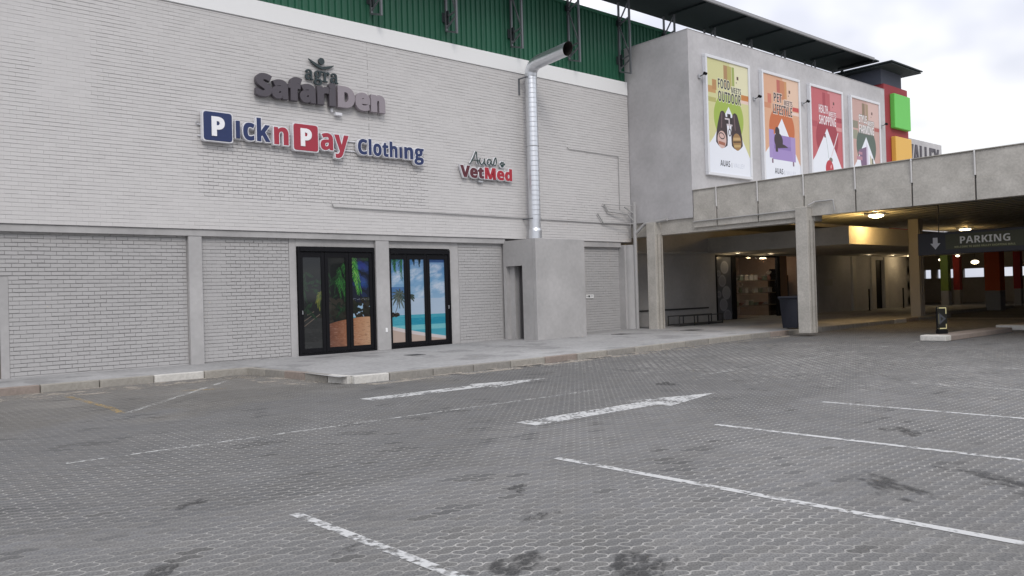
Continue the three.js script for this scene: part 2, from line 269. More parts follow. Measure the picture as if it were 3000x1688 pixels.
/* ------------------------------------------------ painted brick shop building */
const shop = thing('brick_building', 'long pale grey painted brick shop building with white parapet band and green cladding', 'building');
function brickMass(list, base) { // list of [x0,x1,y0,y1,z0(back),z1(face),tone]
  const n = list.length, P = new Float32Array(n * 90), N = new Float32Array(n * 90), C = new Float32Array(n * 90); let o = 0;
  const quad = (a, b, c, d, nx, ny, nz, t) => { for (const q of [a, b, c, a, c, d]) { P.set(q, o); N[o] = nx; N[o + 1] = ny; N[o + 2] = nz; C[o] = base[0] * t; C[o + 1] = base[1] * t; C[o + 2] = base[2] * t; o += 3; } };
  for (const [x0, x1, y0, y1, z0, z1, t] of list) {
    quad([x0, y0, z1], [x1, y0, z1], [x1, y1, z1], [x0, y1, z1], 0, 0, 1, t);
    quad([x0, y1, z1], [x1, y1, z1], [x1, y1, z0], [x0, y1, z0], 0, 1, 0, t);
    quad([x0, y0, z0], [x1, y0, z0], [x1, y0, z1], [x0, y0, z1], 0, -1, 0, t);
    quad([x0, y0, z0], [x0, y0, z1], [x0, y1, z1], [x0, y1, z0], -1, 0, 0, t);
    quad([x1, y0, z1], [x1, y0, z0], [x1, y1, z0], [x1, y1, z1], 1, 0, 0, t);
  }
  const g = new THREE.BufferGeometry(); g.setAttribute('position', new THREE.BufferAttribute(P, 3)); g.setAttribute('normal', new THREE.BufferAttribute(N, 3)); g.setAttribute('color', new THREE.BufferAttribute(C, 3)); return g;
}
const BW = 0.235, BH = 0.0857;
function bricks(x0, x1, y0, y1, zf, joint) { // joint(x,y) -> [bed, perp, depth]
  const out = []; let row = 0;
  for (let y = y0; y < y1 - 0.03; y += BH, row++) {
    const off = (row % 2) * BW / 2 + 0.012 * (hash2(row, 3) - 0.5);
    for (let x = x0 - off; x < x1 - 0.02; x += BW) {
      const a = Math.max(x, x0), b = Math.min(x + BW, x1); if (b - a < 0.04) continue;
      const i = Math.round(x * 50), [bed, perp, dz] = joint((a + b) / 2, y);
      const jb = bed * (0.6 + 0.8 * hash2(i, row, 5)), jp = perp * (0.4 + 1.2 * hash2(i, row, 6));
      out.push([a + jp / 2, b - jp / 2, y + jb, Math.min(y + BH, y1), zf - 0.03, zf + dz + 0.003 * (hash2(i, row, 7) - 0.5), 0.975 + 0.05 * hash2(i, row, 8)]);
    }
  }
  return out;
}
const XL = -6, XR = 21.82;
{
  // upper wall: backing slab is the joint plane, bricks stand proud of it
  const up = part('upper_wall', shop);
  mesh('joint_backing', box(XL, XR, 3.28, 8.47, -0.4, -0.022), M.wall, up);
  const j = (x, y) => {
    const patch = x > 6.75 && x < 13.1 && y > 4.02 && y < 5.62;
    const n = fbm(x * 0.5 + 9, y * 0.8, 91, 4), f = fbm(x * 1.4, y * 2.6, 95, 3);
    const flush = smooth((0.72 - Math.abs(x - 3.9)) / 0.3) * smooth((1.25 - Math.abs(y - 6.75)) / 0.5);
    if (patch) return [0.015, 0.0075, 0];
    const k = clamp(0.25 + 1.1 * (n - 0.35) + 0.9 * (f - 0.4)) * (1 - flush * 0.9);
    const lowEdge = y < 3.95 ? 0.7 : 1;
    return [0.002 + 0.0095 * k * lowEdge, 0.0006 + 0.0016 * k, -0.004 * (1 - k)];
  };
  const bm = mesh('brick_courses', brickMass(bricks(XL, XR, 3.285, 8.47, 0, j).flatMap((b) => { const xj = 11.28; return b[2] > 5.9 && b[0] < xj - 0.01 && b[1] > xj + 0.01 ? [[b[0], xj - 0.006, ...b.slice(2)], [xj + 0.006, ...b.slice(1)]] : [b]; }), [0.607, 0.592, 0.583]), M.brickMass, up); bm.userData.kind = 'stuff';
  // smooth beam under the overhang
  mesh('ledge_beam', [box(XL, 16, 3.13, 3.272, -0.4, -0.045), box(18.0, 21.3, 3.10, 3.272, -0.4, -0.045)], M.plaster, shop);
  mesh('parapet_band', [rbox(XL, XR - 0.01, 8.485, 8.96, -0.32, 0.03, 0.012), box(XL, XR - 0.01, 8.40, 8.485, -0.4, -0.03)], M.white, shop);
  // lower wall
  const low = part('lower_wall', shop), ZL = -0.165;
  mesh('joint_backing', [box(XL, 9.10, 0.0, 3.13, -0.45, ZL - 0.022), box(14.0, 21.45, 0.0, 3.13, -0.45, ZL - 0.022), box(9.10, 14.0, 2.935, 3.13, -0.45, ZL + 0.004)], M.wallLow, low);
  const jl = (x, y) => { const n = fbm(x * 0.9, y * 1.2, 131, 4); const k = clamp(0.35 + 1.3 * (n - 0.3)); return [0.009 + 0.009 * k, 0.002 + 0.006 * k, -0.002 * (1 - k)]; };
  const jr = (x, y) => (x < 7.35 ? [0.006 + 0.006 * fbm(x * 3, y * 3, 141, 2), 0.002, -0.003] : [0.015, 0.009, 0]);
  const A1 = bricks(XL, 6.42, 0.16, 3.13, ZL, jl).map((b) => (b[2] < 2.2 && b[0] < 2.86 && b[1] > 2.9 ? [2.86, ...b.slice(1)] : b)).filter((b) => b[0] > 2.85 || b[1] < 1.85 || b[2] > 2.2), B1 = bricks(6.76, 8.95, 0.16, 3.13, ZL, jr), C1 = bricks(14.28, 15.93, 0.16, 3.13, ZL, (x, y) => [0.012, 0.004, -0.002]), D1 = bricks(18.02, 21.3, 0.2, 3.10, ZL, (x, y) => [0.012, 0.003, -0.002]);
  // the bricks that show largest (left panel) one by one
  const own = A1.filter((b) => b[0] > 3.6 && b[1] < 6.0 && b[2] > 0.35 && b[3] < 2.9).slice(0, 300), os = new Set(own);
  const gc = {};
  for (const b of own) {
    const w = Math.round((b[1] - b[0]) * 500) / 500, h = Math.round((b[3] - b[2]) * 500) / 500, key = `${w}_${h}`;
    const m = mesh('brick', gc[key] ??= metric(new THREE.BoxGeometry(w, h, 0.03)), M.brick[Math.floor(hash2(Math.round(b[0] * 99), Math.round(b[2] * 99)) * 3)], low);
    m.position.set((b[0] + b[1]) / 2, (b[2] + b[3]) / 2, b[5] - 0.015);
  }
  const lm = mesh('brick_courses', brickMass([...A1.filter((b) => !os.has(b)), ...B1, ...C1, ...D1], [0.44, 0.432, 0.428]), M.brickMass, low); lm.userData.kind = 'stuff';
  mesh('plaster_surround', [box(8.96, 9.15, 0, 3.13, -0.4, ZL + 0.003), box(13.95, 14.27, 0, 3.13, -0.4, ZL + 0.003), box(9.15, 13.95, 2.94, 3.13, -0.4, ZL + 0.012)], M.plaster, low);
  mesh('plinth', [box(XL, 1.86, 0, 0.155, -0.4, ZL + 0.012), box(2.86, 6.42, 0, 0.165, -0.4, ZL + 0.012)], M.plaster, low);
  mesh('pilaster', rbox(6.44, 6.75, 0, 3.125, -0.4, -0.055, 0.012), M.plaster, shop);
  mesh('pilaster', rbox(11.42, 11.84, 0, 3.125, -0.4, -0.055, 0.012), M.plaster, shop);
  // brown side door at the left edge
  const sd = part('side_door', shop); mesh('door_leaf', rbox(2.0, 2.7, 0.12, 2.22, -0.3, ZL - 0.01, 0.01), std(lin(0.17, 0.14, 0.125), { roughness: 0.6 }), sd); mesh('door_frame', [box(1.88, 2.0, 0.1, 2.24, -0.3, ZL + 0.008), box(2.7, 2.855, 0.1, 2.2, -0.3, ZL + 0.004)], M.plaster, sd);
  // half-round plaster pier at the end
  const pier = new THREE.CylinderGeometry(0.2, 0.2, 3.1, 24, 1); pier.translate(21.58, 1.62, 0.12);
  mesh('end_pier', [rbox(21.3, 21.79, 0.05, 3.17, -0.45, 0.12, 0.02), pier], M.plaster, shop);
  // body behind
  mesh('building_core', box(XL, XR, 0.0, 8.3, -14, -0.46), M.wall, shop);
  // IBR cladding sheets
  const clad = part('cladding', shop), pitch = 0.19, nr = 4;
  const prof = []; for (let r = 0; r < nr; r++) { const b = r * pitch; prof.push([b, 0], [b + 0.075, 0], [b + 0.095, 0.045], [b + 0.15, 0.045], [b + 0.17, 0]); } prof.push([nr * pitch - 0.004, 0]);
  const P = [], idx = []; for (const [x, d] of prof) { P.push(x, 0, d, x, 1, d); } for (let i = 0; i < prof.length - 1; i++) { const a = 2 * i; idx.push(a, a + 2, a + 1, a + 1, a + 2, a + 3); }
  let cg = new THREE.BufferGeometry(); cg.setAttribute('position', new THREE.Float32BufferAttribute(P, 3)); cg.setIndex(idx); cg = cg.toNonIndexed(); cg.computeVertexNormals(); metric(cg);
  const greens = [1, 0.93, 1.06].map((k) => std(lin(0.016 * k, 0.108 * k, 0.060 * k), { roughness: 0.48 }));
  for (let i = 0; i < 52; i++) { const m = mesh('cladding_sheet', cg, greens[Math.floor(hash2(i, 77) * 3)], clad); m.position.set(-2 + i * nr * pitch, 8.7, -0.165); m.scale.set(1, 2.55, 1); }
  mesh('cladding_backing', box(-2, 37.4, 8.4, 11.22, -0.5, -0.172), M.canopy, clad);
  mesh('top_flashing', rbox(-2, 37.4, 11.2, 11.31, -0.5, -0.09, 0.01), M.green, clad);
}
/* folding doors with a printed beach scene on the panes */
function beach(g, W, H) { // one picture across both door sets
  let gr = g.createLinearGradient(0, 0, 0, H * 0.7); gr.addColorStop(0, '#3c6ea6'); gr.addColorStop(0.45, '#7fb0d4'); gr.addColorStop(1, '#b9d3e6'); g.fillStyle = gr; g.fillRect(0, 0, W, H);
  for (let i = 0; i < 150; i++) { const x = W * (0.42 + 0.6 * rnd()), y = H * (0.05 + 0.55 * rnd()), r = 14 + 46 * rnd(); g.fillStyle = `rgba(235,240,248,${0.05 + 0.12 * rnd()})`; g.beginPath(); g.ellipse(x, y, r * 1.7, r * 0.55, -0.25, 0, 7); g.fill(); }
  g.fillStyle = '#4fb3c4'; g.fillRect(0, H * 0.665, W, H * 0.3); g.fillStyle = '#2f9fb8'; g.fillRect(W * 0.7, H * 0.70, W, H * 0.07); g.fillStyle = '#7fd0d6'; g.fillRect(0, H * 0.77, W, H * 0.05);
  g.fillStyle = '#cfb9a8'; g.beginPath(); g.moveTo(0, H * 0.72); g.lineTo(W * 0.45, H * 0.72); g.quadraticCurveTo(W * 0.62, H * 0.80, W, H * 0.92); g.lineTo(W, H); g.lineTo(0, H); g.fill();
  g.fillStyle = 'rgba(238,230,228,.8)'; g.beginPath(); g.moveTo(W * 0.5, H * 0.74); g.quadraticCurveTo(W * 0.66, H * 0.82, W, H * 0.91); g.lineTo(W, H * 0.94); g.quadraticCurveTo(W * 0.66, H * 0.86, W * 0.5, H * 0.77); g.fill();
  // clouds with body
  for (const [cx, cy, n, w] of [[0.88, 0.22, 60, 0.10], [0.76, 0.26, 50, 0.09], [0.62, 0.28, 40, 0.06], [0.80, 0.42, 40, 0.12], [0.92, 0.38, 50, 0.1]]) for (let i = 0; i < n; i++) { const r = 8 + 22 * rnd(); g.fillStyle = `rgba(240,243,250,${0.06 + 0.12 * rnd()})`; g.beginPath(); g.ellipse(W * (cx + w * (rnd() - 0.5)), H * (cy + 0.11 * (rnd() - 0.5)), r * 1.5, r * 0.7, -0.4, 0, 7); g.fill(); }
  g.fillStyle = 'rgba(34,66,120,.75)'; g.fillRect(W * 0.82, 0, W * 0.2, H * 0.13); g.fillStyle = 'rgba(42,88,150,.55)'; g.fillRect(W * 0.56, H * 0.38, W * 0.12, H * 0.12);
  g.fillStyle = 'rgba(200,218,232,.75)'; g.fillRect(W * 0.68, H * 0.50, W * 0.32, H * 0.165);
  // dark jungle on the left
  g.fillStyle = '#121817'; g.fillRect(0, 0, W * 0.30, H); g.fillStyle = '#1d2433'; g.fillRect(W * 0.30, 0, W * 0.17, H * 0.54);
  for (let i = 0; i < 26; i++) { g.fillStyle = `rgba(${40 + 30 * rnd()},${60 + 35 * rnd()},${130 + 50 * rnd()},.35)`; g.beginPath(); g.ellipse(W * (0.35 + 0.09 * rnd()), H * (0.12 + 0.36 * rnd()), 40, 22, rnd(), 0, 7); g.fill(); }
  for (let i = 0; i < 90; i++) { g.fillStyle = ['#1c251b', '#2a2c22', '#232019', '#343128'][i % 4]; g.beginPath(); g.ellipse(W * (0.13 + 0.33 * rnd()), H * (0.50 + 0.18 * rnd()), 16 + 34 * rnd(), 10 + 18 * rnd(), rnd(), 0, 7); g.fill(); }
  gr = g.createLinearGradient(W * 0.16, 0, W * 0.46, 0); gr.addColorStop(0, '#6d4434'); gr.addColorStop(0.45, '#a9714f'); gr.addColorStop(1, '#dcb48c'); g.fillStyle = gr; g.beginPath(); g.moveTo(W * 0.16, H * 0.73); g.quadraticCurveTo(W * 0.24, H * 0.69, W * 0.30, H * 0.685); g.quadraticCurveTo(W * 0.38, H * 0.655, W * 0.47, H * 0.675); g.lineTo(W * 0.47, H); g.lineTo(W * 0.16, H); g.fill();
  for (let i = 0; i < 500; i++) { g.fillStyle = rnd() < 0.5 ? 'rgba(60,35,25,.10)' : 'rgba(240,215,190,.10)'; g.beginPath(); g.ellipse(W * (0.17 + 0.29 * rnd()), H * (0.70 + 0.3 * rnd()), 4 + 16 * rnd(), 2 + 4 * rnd(), 0, 0, 7); g.fill(); }
  g.fillStyle = '#2f3130'; g.fillRect(0, H * 0.66, W * 0.155, H * 0.4); for (let i = 0; i < 120; i++) { g.fillStyle = rnd() < 0.5 ? 'rgba(20,20,20,.25)' : 'rgba(96,96,94,.18)'; g.fillRect(W * 0.155 * rnd(), H * (0.66 + 0.34 * rnd()), 30 * rnd() + 8, 3 + 5 * rnd()); }
  g.strokeStyle = '#77695c'; g.lineWidth = 6; for (const [a, b, c, d] of [[0.03, 0.735, 0.125, 0.625], [0.03, 0.685, 0.075, 0.64], [0.05, 0.63, 0.09, 0.60]]) { g.beginPath(); g.moveTo(W * a, H * b); g.lineTo(W * c, H * d); g.stroke(); }
  const frond = (x, y, ang, L, cols, lw = 3) => { for (let i = 0; i < 30; i++) { const t = i / 30, bx = x + Math.cos(ang) * L * t, by = y + Math.sin(ang) * L * t + L * 0.35 * t * t; for (const s of [-1, 1]) { g.strokeStyle = cols[Math.floor(rnd() * cols.length)]; g.lineWidth = lw; g.beginPath(); g.moveTo(bx, by); const a2 = ang + s * (0.9 - 0.4 * t) + 0.4 * (0.5 + rnd()); g.lineTo(bx + Math.cos(a2) * L * 0.26 * (1 - t * 0.7), by + Math.sin(a2) * L * 0.30 * (1 - t * 0.6) + 12); g.stroke(); } } };
  const dk = ['#16301c', '#1f4a24', '#22402a', '#0f2013'], br = ['#3f8f35', '#62b146', '#2e7a30', '#8fca5f'];
  for (let i = 0; i < 30; i++) frond(W * (0.02 + 0.27 * rnd()), H * (0.22 + 0.36 * rnd()), rnd() * 6.28, 40 + 70 * rnd(), dk, 2.4);
  for (let i = 0; i < 6; i++) frond(W * (0.115 + 0.02 * rnd()), H * (0.40 + 0.1 * rnd()), 1.2 + rnd(), 70, ['#5f6a2c', '#86842f', '#2c4a24'], 2.4);
  for (let i = 0; i < 7; i++) frond(W * (0.235 + 0.04 * rnd()), H * (0.14 + 0.22 * rnd()), 1.1 + 0.7 * rnd(), 120, ['#24562a', '#3d8a3a', '#1c3f20'], 2.6);
  frond(W * 0.325, H * 0.05, 1.22, 255, br, 3.4); frond(W * 0.33, H * 0.12, 1.30, 215, br, 3.4); frond(W * 0.335, H * 0.2, 1.25, 150, br, 3);
  for (let i = 0; i < 9; i++) frond(W * (0.36 + 0.012 * i), H * -0.02, 1.0 + 0.12 * i, 90, dk, 2.6);
  for (let i = 0; i < 26; i++) { g.fillStyle = 'rgba(225,232,240,.5)'; g.fillRect(W * (0.33 + 0.11 * rnd()), H * (0.485 + 0.02 * rnd()), 14 * rnd() + 3, 3); }
  for (const [x, a, L] of [[0.575, 1.2, 170], [0.60, 1.5, 150], [0.63, 1.8, 130], [0.655, 1.6, 160], [0.64, 1.45, 210]]) frond(W * x, H * -0.02, a, L, ['#2b6a34', '#1f4a2a', '#3f8a48', '#16301f'], 2.6);
  for (const [x, a, L] of [[0.72, 1.3, 90], [0.745, 1.6, 110], [0.775, 1.5, 120], [0.80, 1.8, 100]]) frond(W * x, H * -0.02, a, L, ['#12201a', '#1b2f25', '#0d1512'], 2.6);
  for (let i = 0; i < 24; i++) { g.fillStyle = ['#2e2a24', '#453f36', '#1f1d1a'][i % 3]; g.beginPath(); g.ellipse(W * (0.575 + 0.05 * rnd()), H * (0.64 + 0.035 * rnd()), 14, 9, 0, 0, 7); g.fill(); }
  for (let i = 0; i < 13; i++) frond(W * 0.632, H * 0.46, 0.1 + i * 0.47, 60 + 34 * rnd(), ['#46544a', '#5f6b62', '#7b857c', '#2f4030'], 2.2);
  for (const a of [0.1, 0.5, -0.3]) frond(W * 0.70, H * 0.46, a, 60, ['#33423a', '#4d5a50'], 2.2);
  g.strokeStyle = '#5b564b'; g.lineWidth = 6; g.beginPath(); g.moveTo(W * 0.632, H * 0.47); g.quadraticCurveTo(W * 0.625, H * 0.58, W * 0.60, H * 0.65); g.stroke();
  for (let i = 0; i < 160; i++) { g.fillStyle = rnd() < 0.5 ? 'rgba(30,120,150,.16)' : 'rgba(190,235,238,.16)'; g.fillRect(W * (0.56 + 0.42 * rnd()), H * (0.67 + 0.13 * rnd()), 40 * rnd() + 10, 2 + 3 * rnd()); }
}
{
  const pic = canvasTex(1536, 900, beach);
  const pm = new THREE.MeshPhysicalMaterial({ map: pic, color: lin(0.72, 0.72, 0.75), roughness: 0.6, clearcoat: 1, clearcoatRoughness: 0.03, specularIntensity: 0.4 });
  const X0 = 9.17, XT = 13.93;
  function foldDoor(x0, x1, y0, y1, panes, name, label) {
    const d = part(name, shop); tag(d, label); const zf = -0.10, zb = -0.2;
    mesh('outer_frame', [box(x0, x0 + 0.06, y0, y1, zb, zf), box(x1 - 0.06, x1, y0, y1, zb, zf), box(x0 + 0.06, x1 - 0.06, y1 - 0.12, y1, zb, zf + 0.012), box(x0 + 0.06, x1 - 0.06, y0, y0 + 0.05, zb, zf)], M.black, d);
    const inn = [x0 + 0.06, ...panes.flatMap((p, i) => (i < panes.length - 1 ? [(p[1] + panes[i + 1][0]) / 2] : [])), x1 - 0.06];
    for (let i = 0; i < panes.length; i++) {
      const a = inn[i] + 0.005, b = inn[i + 1] - 0.005, [p0, p1] = panes[i], yb = y0 + 0.06, yt = y1 - 0.13, pb = y0 + 0.17, pt = y1 - 0.27;
      mesh('leaf_frame', [rbox(a, p0, yb, yt, zb + 0.02, zf - 0.02, 0.006), rbox(p1, b, yb, yt, zb + 0.02, zf - 0.02, 0.006), box(p0, p1, yb, pb, zb + 0.025, zf - 0.025), box(p0, p1, pt, yt, zb + 0.025, zf - 0.025)], M.black, d);
      const g = new THREE.BoxGeometry(p1 - p0, pt - pb, 0.012); g.translate((p0 + p1) / 2, (pb + pt) / 2, zf - 0.05);
      const P = g.attributes.position, uv = g.attributes.uv; for (let k = 0; k < P.count; k++) uv.setXY(k, (P.getX(k) - X0) / (XT - X0), (P.getY(k) - y0) / (y1 - y0));
      mesh('pane', g, pm, d);
    }
    const hx = name === 'folding_door' && x0 < 10 ? x0 + 0.09 : x1 - 0.09; mesh('handle', rbox(hx - 0.009, hx + 0.009, y0 + 1.05, y0 + 1.15, zf - 0.02, zf + 0.02, 0.006), M.galvDull, d);
  }
  foldDoor(9.17, 11.40, 0.145, 2.93, [[9.31, 9.82], [10.02, 10.52], [10.72, 11.24]], 'folding_door', 'black folding door printed with jungle and sand');
  foldDoor(11.86, 13.93, 0.145, 2.90, [[11.90, 12.35], [12.55, 13.02], [13.22, 13.74]], 'folding_door', 'black folding door printed with palm, sky and sea');
  const kn = mesh('wall_socket', rbox(11.66, 11.72, 0.62, 0.74, -0.06, -0.03, 0.01), M.white, shop); kn.userData.label = 'small white fitting low on the pilaster';
}
/* plastered box annex with a narrow door */
{
  const b = thing('plaster_annex', 'plain grey plaster box with narrow dark doorway below the metal flue', 'annex');
  const f = py(16) - 0.05;
  mesh('front_wall', rbox(15.95, 18.0, f, 3.2, 1.25, 1.4, 0.012), M.plaster, b);
  mesh('side_wall', [box(15.95, 16.1, f, 3.197, 0.78, 1.25), box(15.95, 16.1, f, 3.197, -0.1, 0.02), box(15.95, 16.1, 2.42, 3.197, 0.02, 0.78)], M.plaster, b);
  mesh('end_wall', box(17.85, 17.997, f, 3.197, -0.1, 1.25), M.plaster, b);
  mesh('roof_slab', box(16.1, 17.85, 3.05, 3.193, -0.1, 1.25), M.plaster, b);
  const d = part('doorway', b); mesh('door_leaf', box(16.3, 16.34, f, 2.42, 0.30, 0.78), std(lin(0.085, 0.08, 0.082), { roughness: 0.6 }), d); mesh('door_frame', [box(16.27, 16.36, f, 2.42, 0.25, 0.30)], std(lin(0.13, 0.125, 0.125)), d);
  mesh('reveal', box(16.1, 16.36, f, 2.42, 0.02, 0.25), M.plaster, b);
}
/* small plate on the recessed brick wall */
{
  const t = canvasTex(128, 48, (g) => { g.fillStyle = '#e6e6e4'; g.fillRect(0, 0, 128, 48); g.fillStyle = '#33363b'; g.font = 'bold 30px sans-serif'; g.fillText('4', 8, 35); g.fillRect(34, 12, 30, 24); g.fillStyle = '#a5a8ac'; g.fillRect(74, 14, 44, 5); g.fillRect(74, 24, 40, 5); });
  const g = new THREE.BoxGeometry(0.36, 0.13, 0.012); g.translate(19.78, 1.42, -0.15);
  tag(mesh('wall_plate', g, std(0xffffff, { map: t })), 'small white plate on brick wall beside the plaster annex', 'plate');
}
/* ------------------------------------------------ galvanised flue */
{
  const fl = thing('exhaust_flue', 'shiny galvanised round exhaust flue rising from annex roof, bent outwards at top', 'flue', [16.9, 0, 0.36]);
  const R = 0.185;
  const seamed = (y0, y1, r) => { const pts = []; const n = Math.round((y1 - y0) / 0.15); for (let i = 0; i < n; i++) { const y = y0 + (y1 - y0) * i / n, h = (y1 - y0) / n; pts.push(new THREE.Vector2(r, y), new THREE.Vector2(r, y + h - 0.022), new THREE.Vector2(r - 0.004, y + h - 0.013), new THREE.Vector2(r + 0.003, y + h - 0.005)); } pts.push(new THREE.Vector2(r, y1)); return new THREE.LatheGeometry(pts, 28); };
  mesh('pipe_section', seamed(3.86, 6.15, R), M.galv, fl); mesh('pipe_section', seamed(6.16, 8.4, R), M.galv, fl);
  mesh('pipe_joint', [(() => { const g = new THREE.TorusGeometry(R + 0.004, 0.012, 6, 28); g.rotateX(Math.PI / 2); g.translate(0, 6.155, 0); return g; })(), (() => { const g = new THREE.TorusGeometry(R + 0.004, 0.012, 6, 28); g.rotateX(Math.PI / 2); g.translate(0, 8.4, 0); return g; })()], M.galvDull, fl);
  mesh('base_collar', [(() => { const g = new THREE.CylinderGeometry(0.21, 0.21, 0.32, 28, 1, true); g.translate(0, 3.36, 0); return g; })(), (() => { const g = new THREE.CylinderGeometry(0.185, 0.21, 0.08, 28, 1, true); g.translate(0, 3.56, 0); return g; })(), (() => { const g = new THREE.CylinderGeometry(0.182, 0.182, 0.3, 28, 1, true); g.translate(0, 3.73, 0); return g; })()], M.galv, fl);
  const el = new THREE.TubeGeometry(new THREE.CatmullRomCurve3([V(0, 8.36, 0), V(0, 8.50, 0.03), V(0, 8.62, 0.12), V(0, 8.69, 0.26), V(0, 8.715, 0.44)]), 16, R + 0.012, 24);
  mesh('elbow', el, M.galv, fl);
  const ho = []; for (const [rr, flip] of [[R + 0.016, 0], [R + 0.008, 1]]) { const g = new THREE.CylinderGeometry(rr, rr, 1, 28, 8, true); const p = g.attributes.position; const dir = V(0, 0.06, 1).normalize(); const qq = new THREE.Quaternion().setFromUnitVectors(V(0, 1, 0), dir); for (let i = 0; i < p.count; i++) { const t = p.getY(i) + 0.5; const v = V(p.getX(i), 0, p.getZ(i)).applyQuaternion(qq); const Lz = 1.27 + (t > 0.99 ? v.y * 0.35 : 0); p.setXYZ(i, v.x, 8.72 + v.y + 0.06 * t * Lz, 0.40 + v.z * (1 - t) + t * Lz); } g.computeVertexNormals(); ho.push(g); }
  mesh('outlet', ho[0], M.galv, fl); mesh('outlet_lining', ho[1], M.ductIn, fl);
  const bk = mesh('wall_bracket', [bar(V(-0.17, 3.9, -0.36), V(-0.17, 3.9, 0.1), 0.03), bar(V(0.17, 3.9, -0.36), V(0.17, 3.9, 0.1), 0.03), bar(V(-0.2, 8.3, -0.36), V(-0.2, 8.3, 0.05), 0.035), bar(V(0.2, 8.3, -0.36), V(0.2, 8.3, 0.05), 0.035), bar(V(-0.2, 7.8, -0.34), V(-0.2, 8.32, -0.34), 0.04)], M.steel, fl);
}
/* ------------------------------------------------ lattice brackets and canopy roof */
{
  const roof = thing('roof_canopy', 'dark flat canopy roof on grey lattice brackets above the green cladding', 'canopy');
  const B = 11.80;
  mesh('canopy_deck', box(6, 37.2, B, B + 0.06, -0.3, 1.9), M.canopy, roof);
  mesh('edge_gutter', rbox(6, 36.6, B - 0.04, B + 0.08, 1.9, 1.98, 0.012), M.gutter, roof);
  for (let i = 0; i < 11; i++) {
    const x = 11.5 + i * 2.515, y0 = i < 5 ? 9.14 : 9.96, br = part('lattice_bracket', roof), zi = -0.07, zo = 0.42;
    mesh('inner_chord', bar(V(x, y0 + (i < 5 ? 0.18 : 0), zi), V(x, B - 0.01, zi), 0.06), M.steel, br);
    mesh('outer_chord', bar(V(x, y0, zo), V(x, B - 0.01, zo), 0.06), M.steel, br);
    const br2 = [], ys = i < 5 ? [9.24, 9.72, 11.1, B - 0.15] : [y0 + 0.1, 11.1, B - 0.15];
    if (i < 5) { br2.push(bar(V(x, 9.32, zi), V(x, 9.16, zo), 0.045), bar(V(x, 9.4, zi), V(x, 9.66, zo), 0.04), bar(V(x, 9.74, zo), V(x, 11.0, zi), 0.035), bar(V(x, 9.72, zi), V(x, 9.8, zo), 0.04)); }
    br2.push(bar(V(x, 10.98, zi), V(x, 11.14, zo), 0.045), bar(V(x, 11.05, zi), V(x, B - 0.15, zo - 0.05), 0.04));
    mesh('brace', br2, M.steel, br);
    if (i < 5) { mesh('fixing_plate', [box(x - 0.13, x + 0.13, 9.58, 9.86, -0.11, -0.1), box(x - 0.02, x + 0.02, 9.5, 9.9, -0.1, 0.05)], M.canopy, br); }
    mesh('gusset', box(x - 0.1, x + 0.1, 10.95, 11.12, -0.11, -0.02), M.canopy, br);
    mesh('rafter', box(x - 0.04, x + 0.04, B - 0.07, B - 0.003, 0.2, 1.88), M.canopy, br);
  }
}
/* ------------------------------------------------ plaster wing with the posters, red pylon, lettered wall */
{
  const t = thing('plaster_wing', 'tall smooth light grey plaster wing carrying four posters', 'building');
  mesh('side_wall', box(21.85, 22.1, 3.93, 10.17, -0.5, 2.66), M.tower, t);
  mesh('front_wall', box(22.1, 35.93, 3.9, 10.168, 2.42, 2.658), M.tower, t);
  mesh('roof_slab', box(22.1, 35.9, 9.7, 9.93, -0.5, 2.42), M.tower, t);
  mesh('coping', [box(21.84, 35.94, 10.172, 10.19, 2.41, 2.67), box(21.84, 22.11, 10.172, 10.19, -0.5, 2.41)], M.tower, t);
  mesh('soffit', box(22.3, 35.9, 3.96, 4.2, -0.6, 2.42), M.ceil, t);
  const p = thing('red_pylon', 'dark red pylon with slate top and flat dark cap roof', 'pylon');
  mesh('red_shaft', box(35.95, 38.3, 3.9, 10.46, 0.9, 2.63), M.red, p);
  mesh('slate_shaft', box(35.9, 37.9, 10.46, 11.25, 0.95, 2.55), M.slate, p);
  mesh('cap_roof', [box(35.35, 38.45, 11.2, 11.25, 0.4, 3.3), box(35.4, 38.4, 11.13, 11.16, 0.5, 3.25), box(35.45, 38.2, 11.16, 11.2, 0.5, 3.1)], M.canopy, p);
  const cone = new THREE.ConeGeometry(2.0, 0.34, 4); cone.rotateY(Math.PI / 4); cone.scale(1.05, 1, 1.0); cone.translate(36.9, 11.42, 1.85); mesh('cap_slope', cone, M.canopy, p);
  mesh('green_square', rbox(36.5, 38.1, 8.53, 10.07, 2.63, 2.85, 0.03), M.limeBox, p);
  mesh('orange_square', rbox(36.5, 38.12, 6.6, 8.15, 2.63, 2.85, 0.03), M.orangeBox, p);
  const w = thing('lettered_wall', 'far grey parapet wall with dark raised letters behind the red pylon', 'wall');
  mesh('wall_panel', box(38.32, 44.85, 4, 8.75, 1.2, 1.5), M.tower, w);
  scene.userData.lettered = w;
}
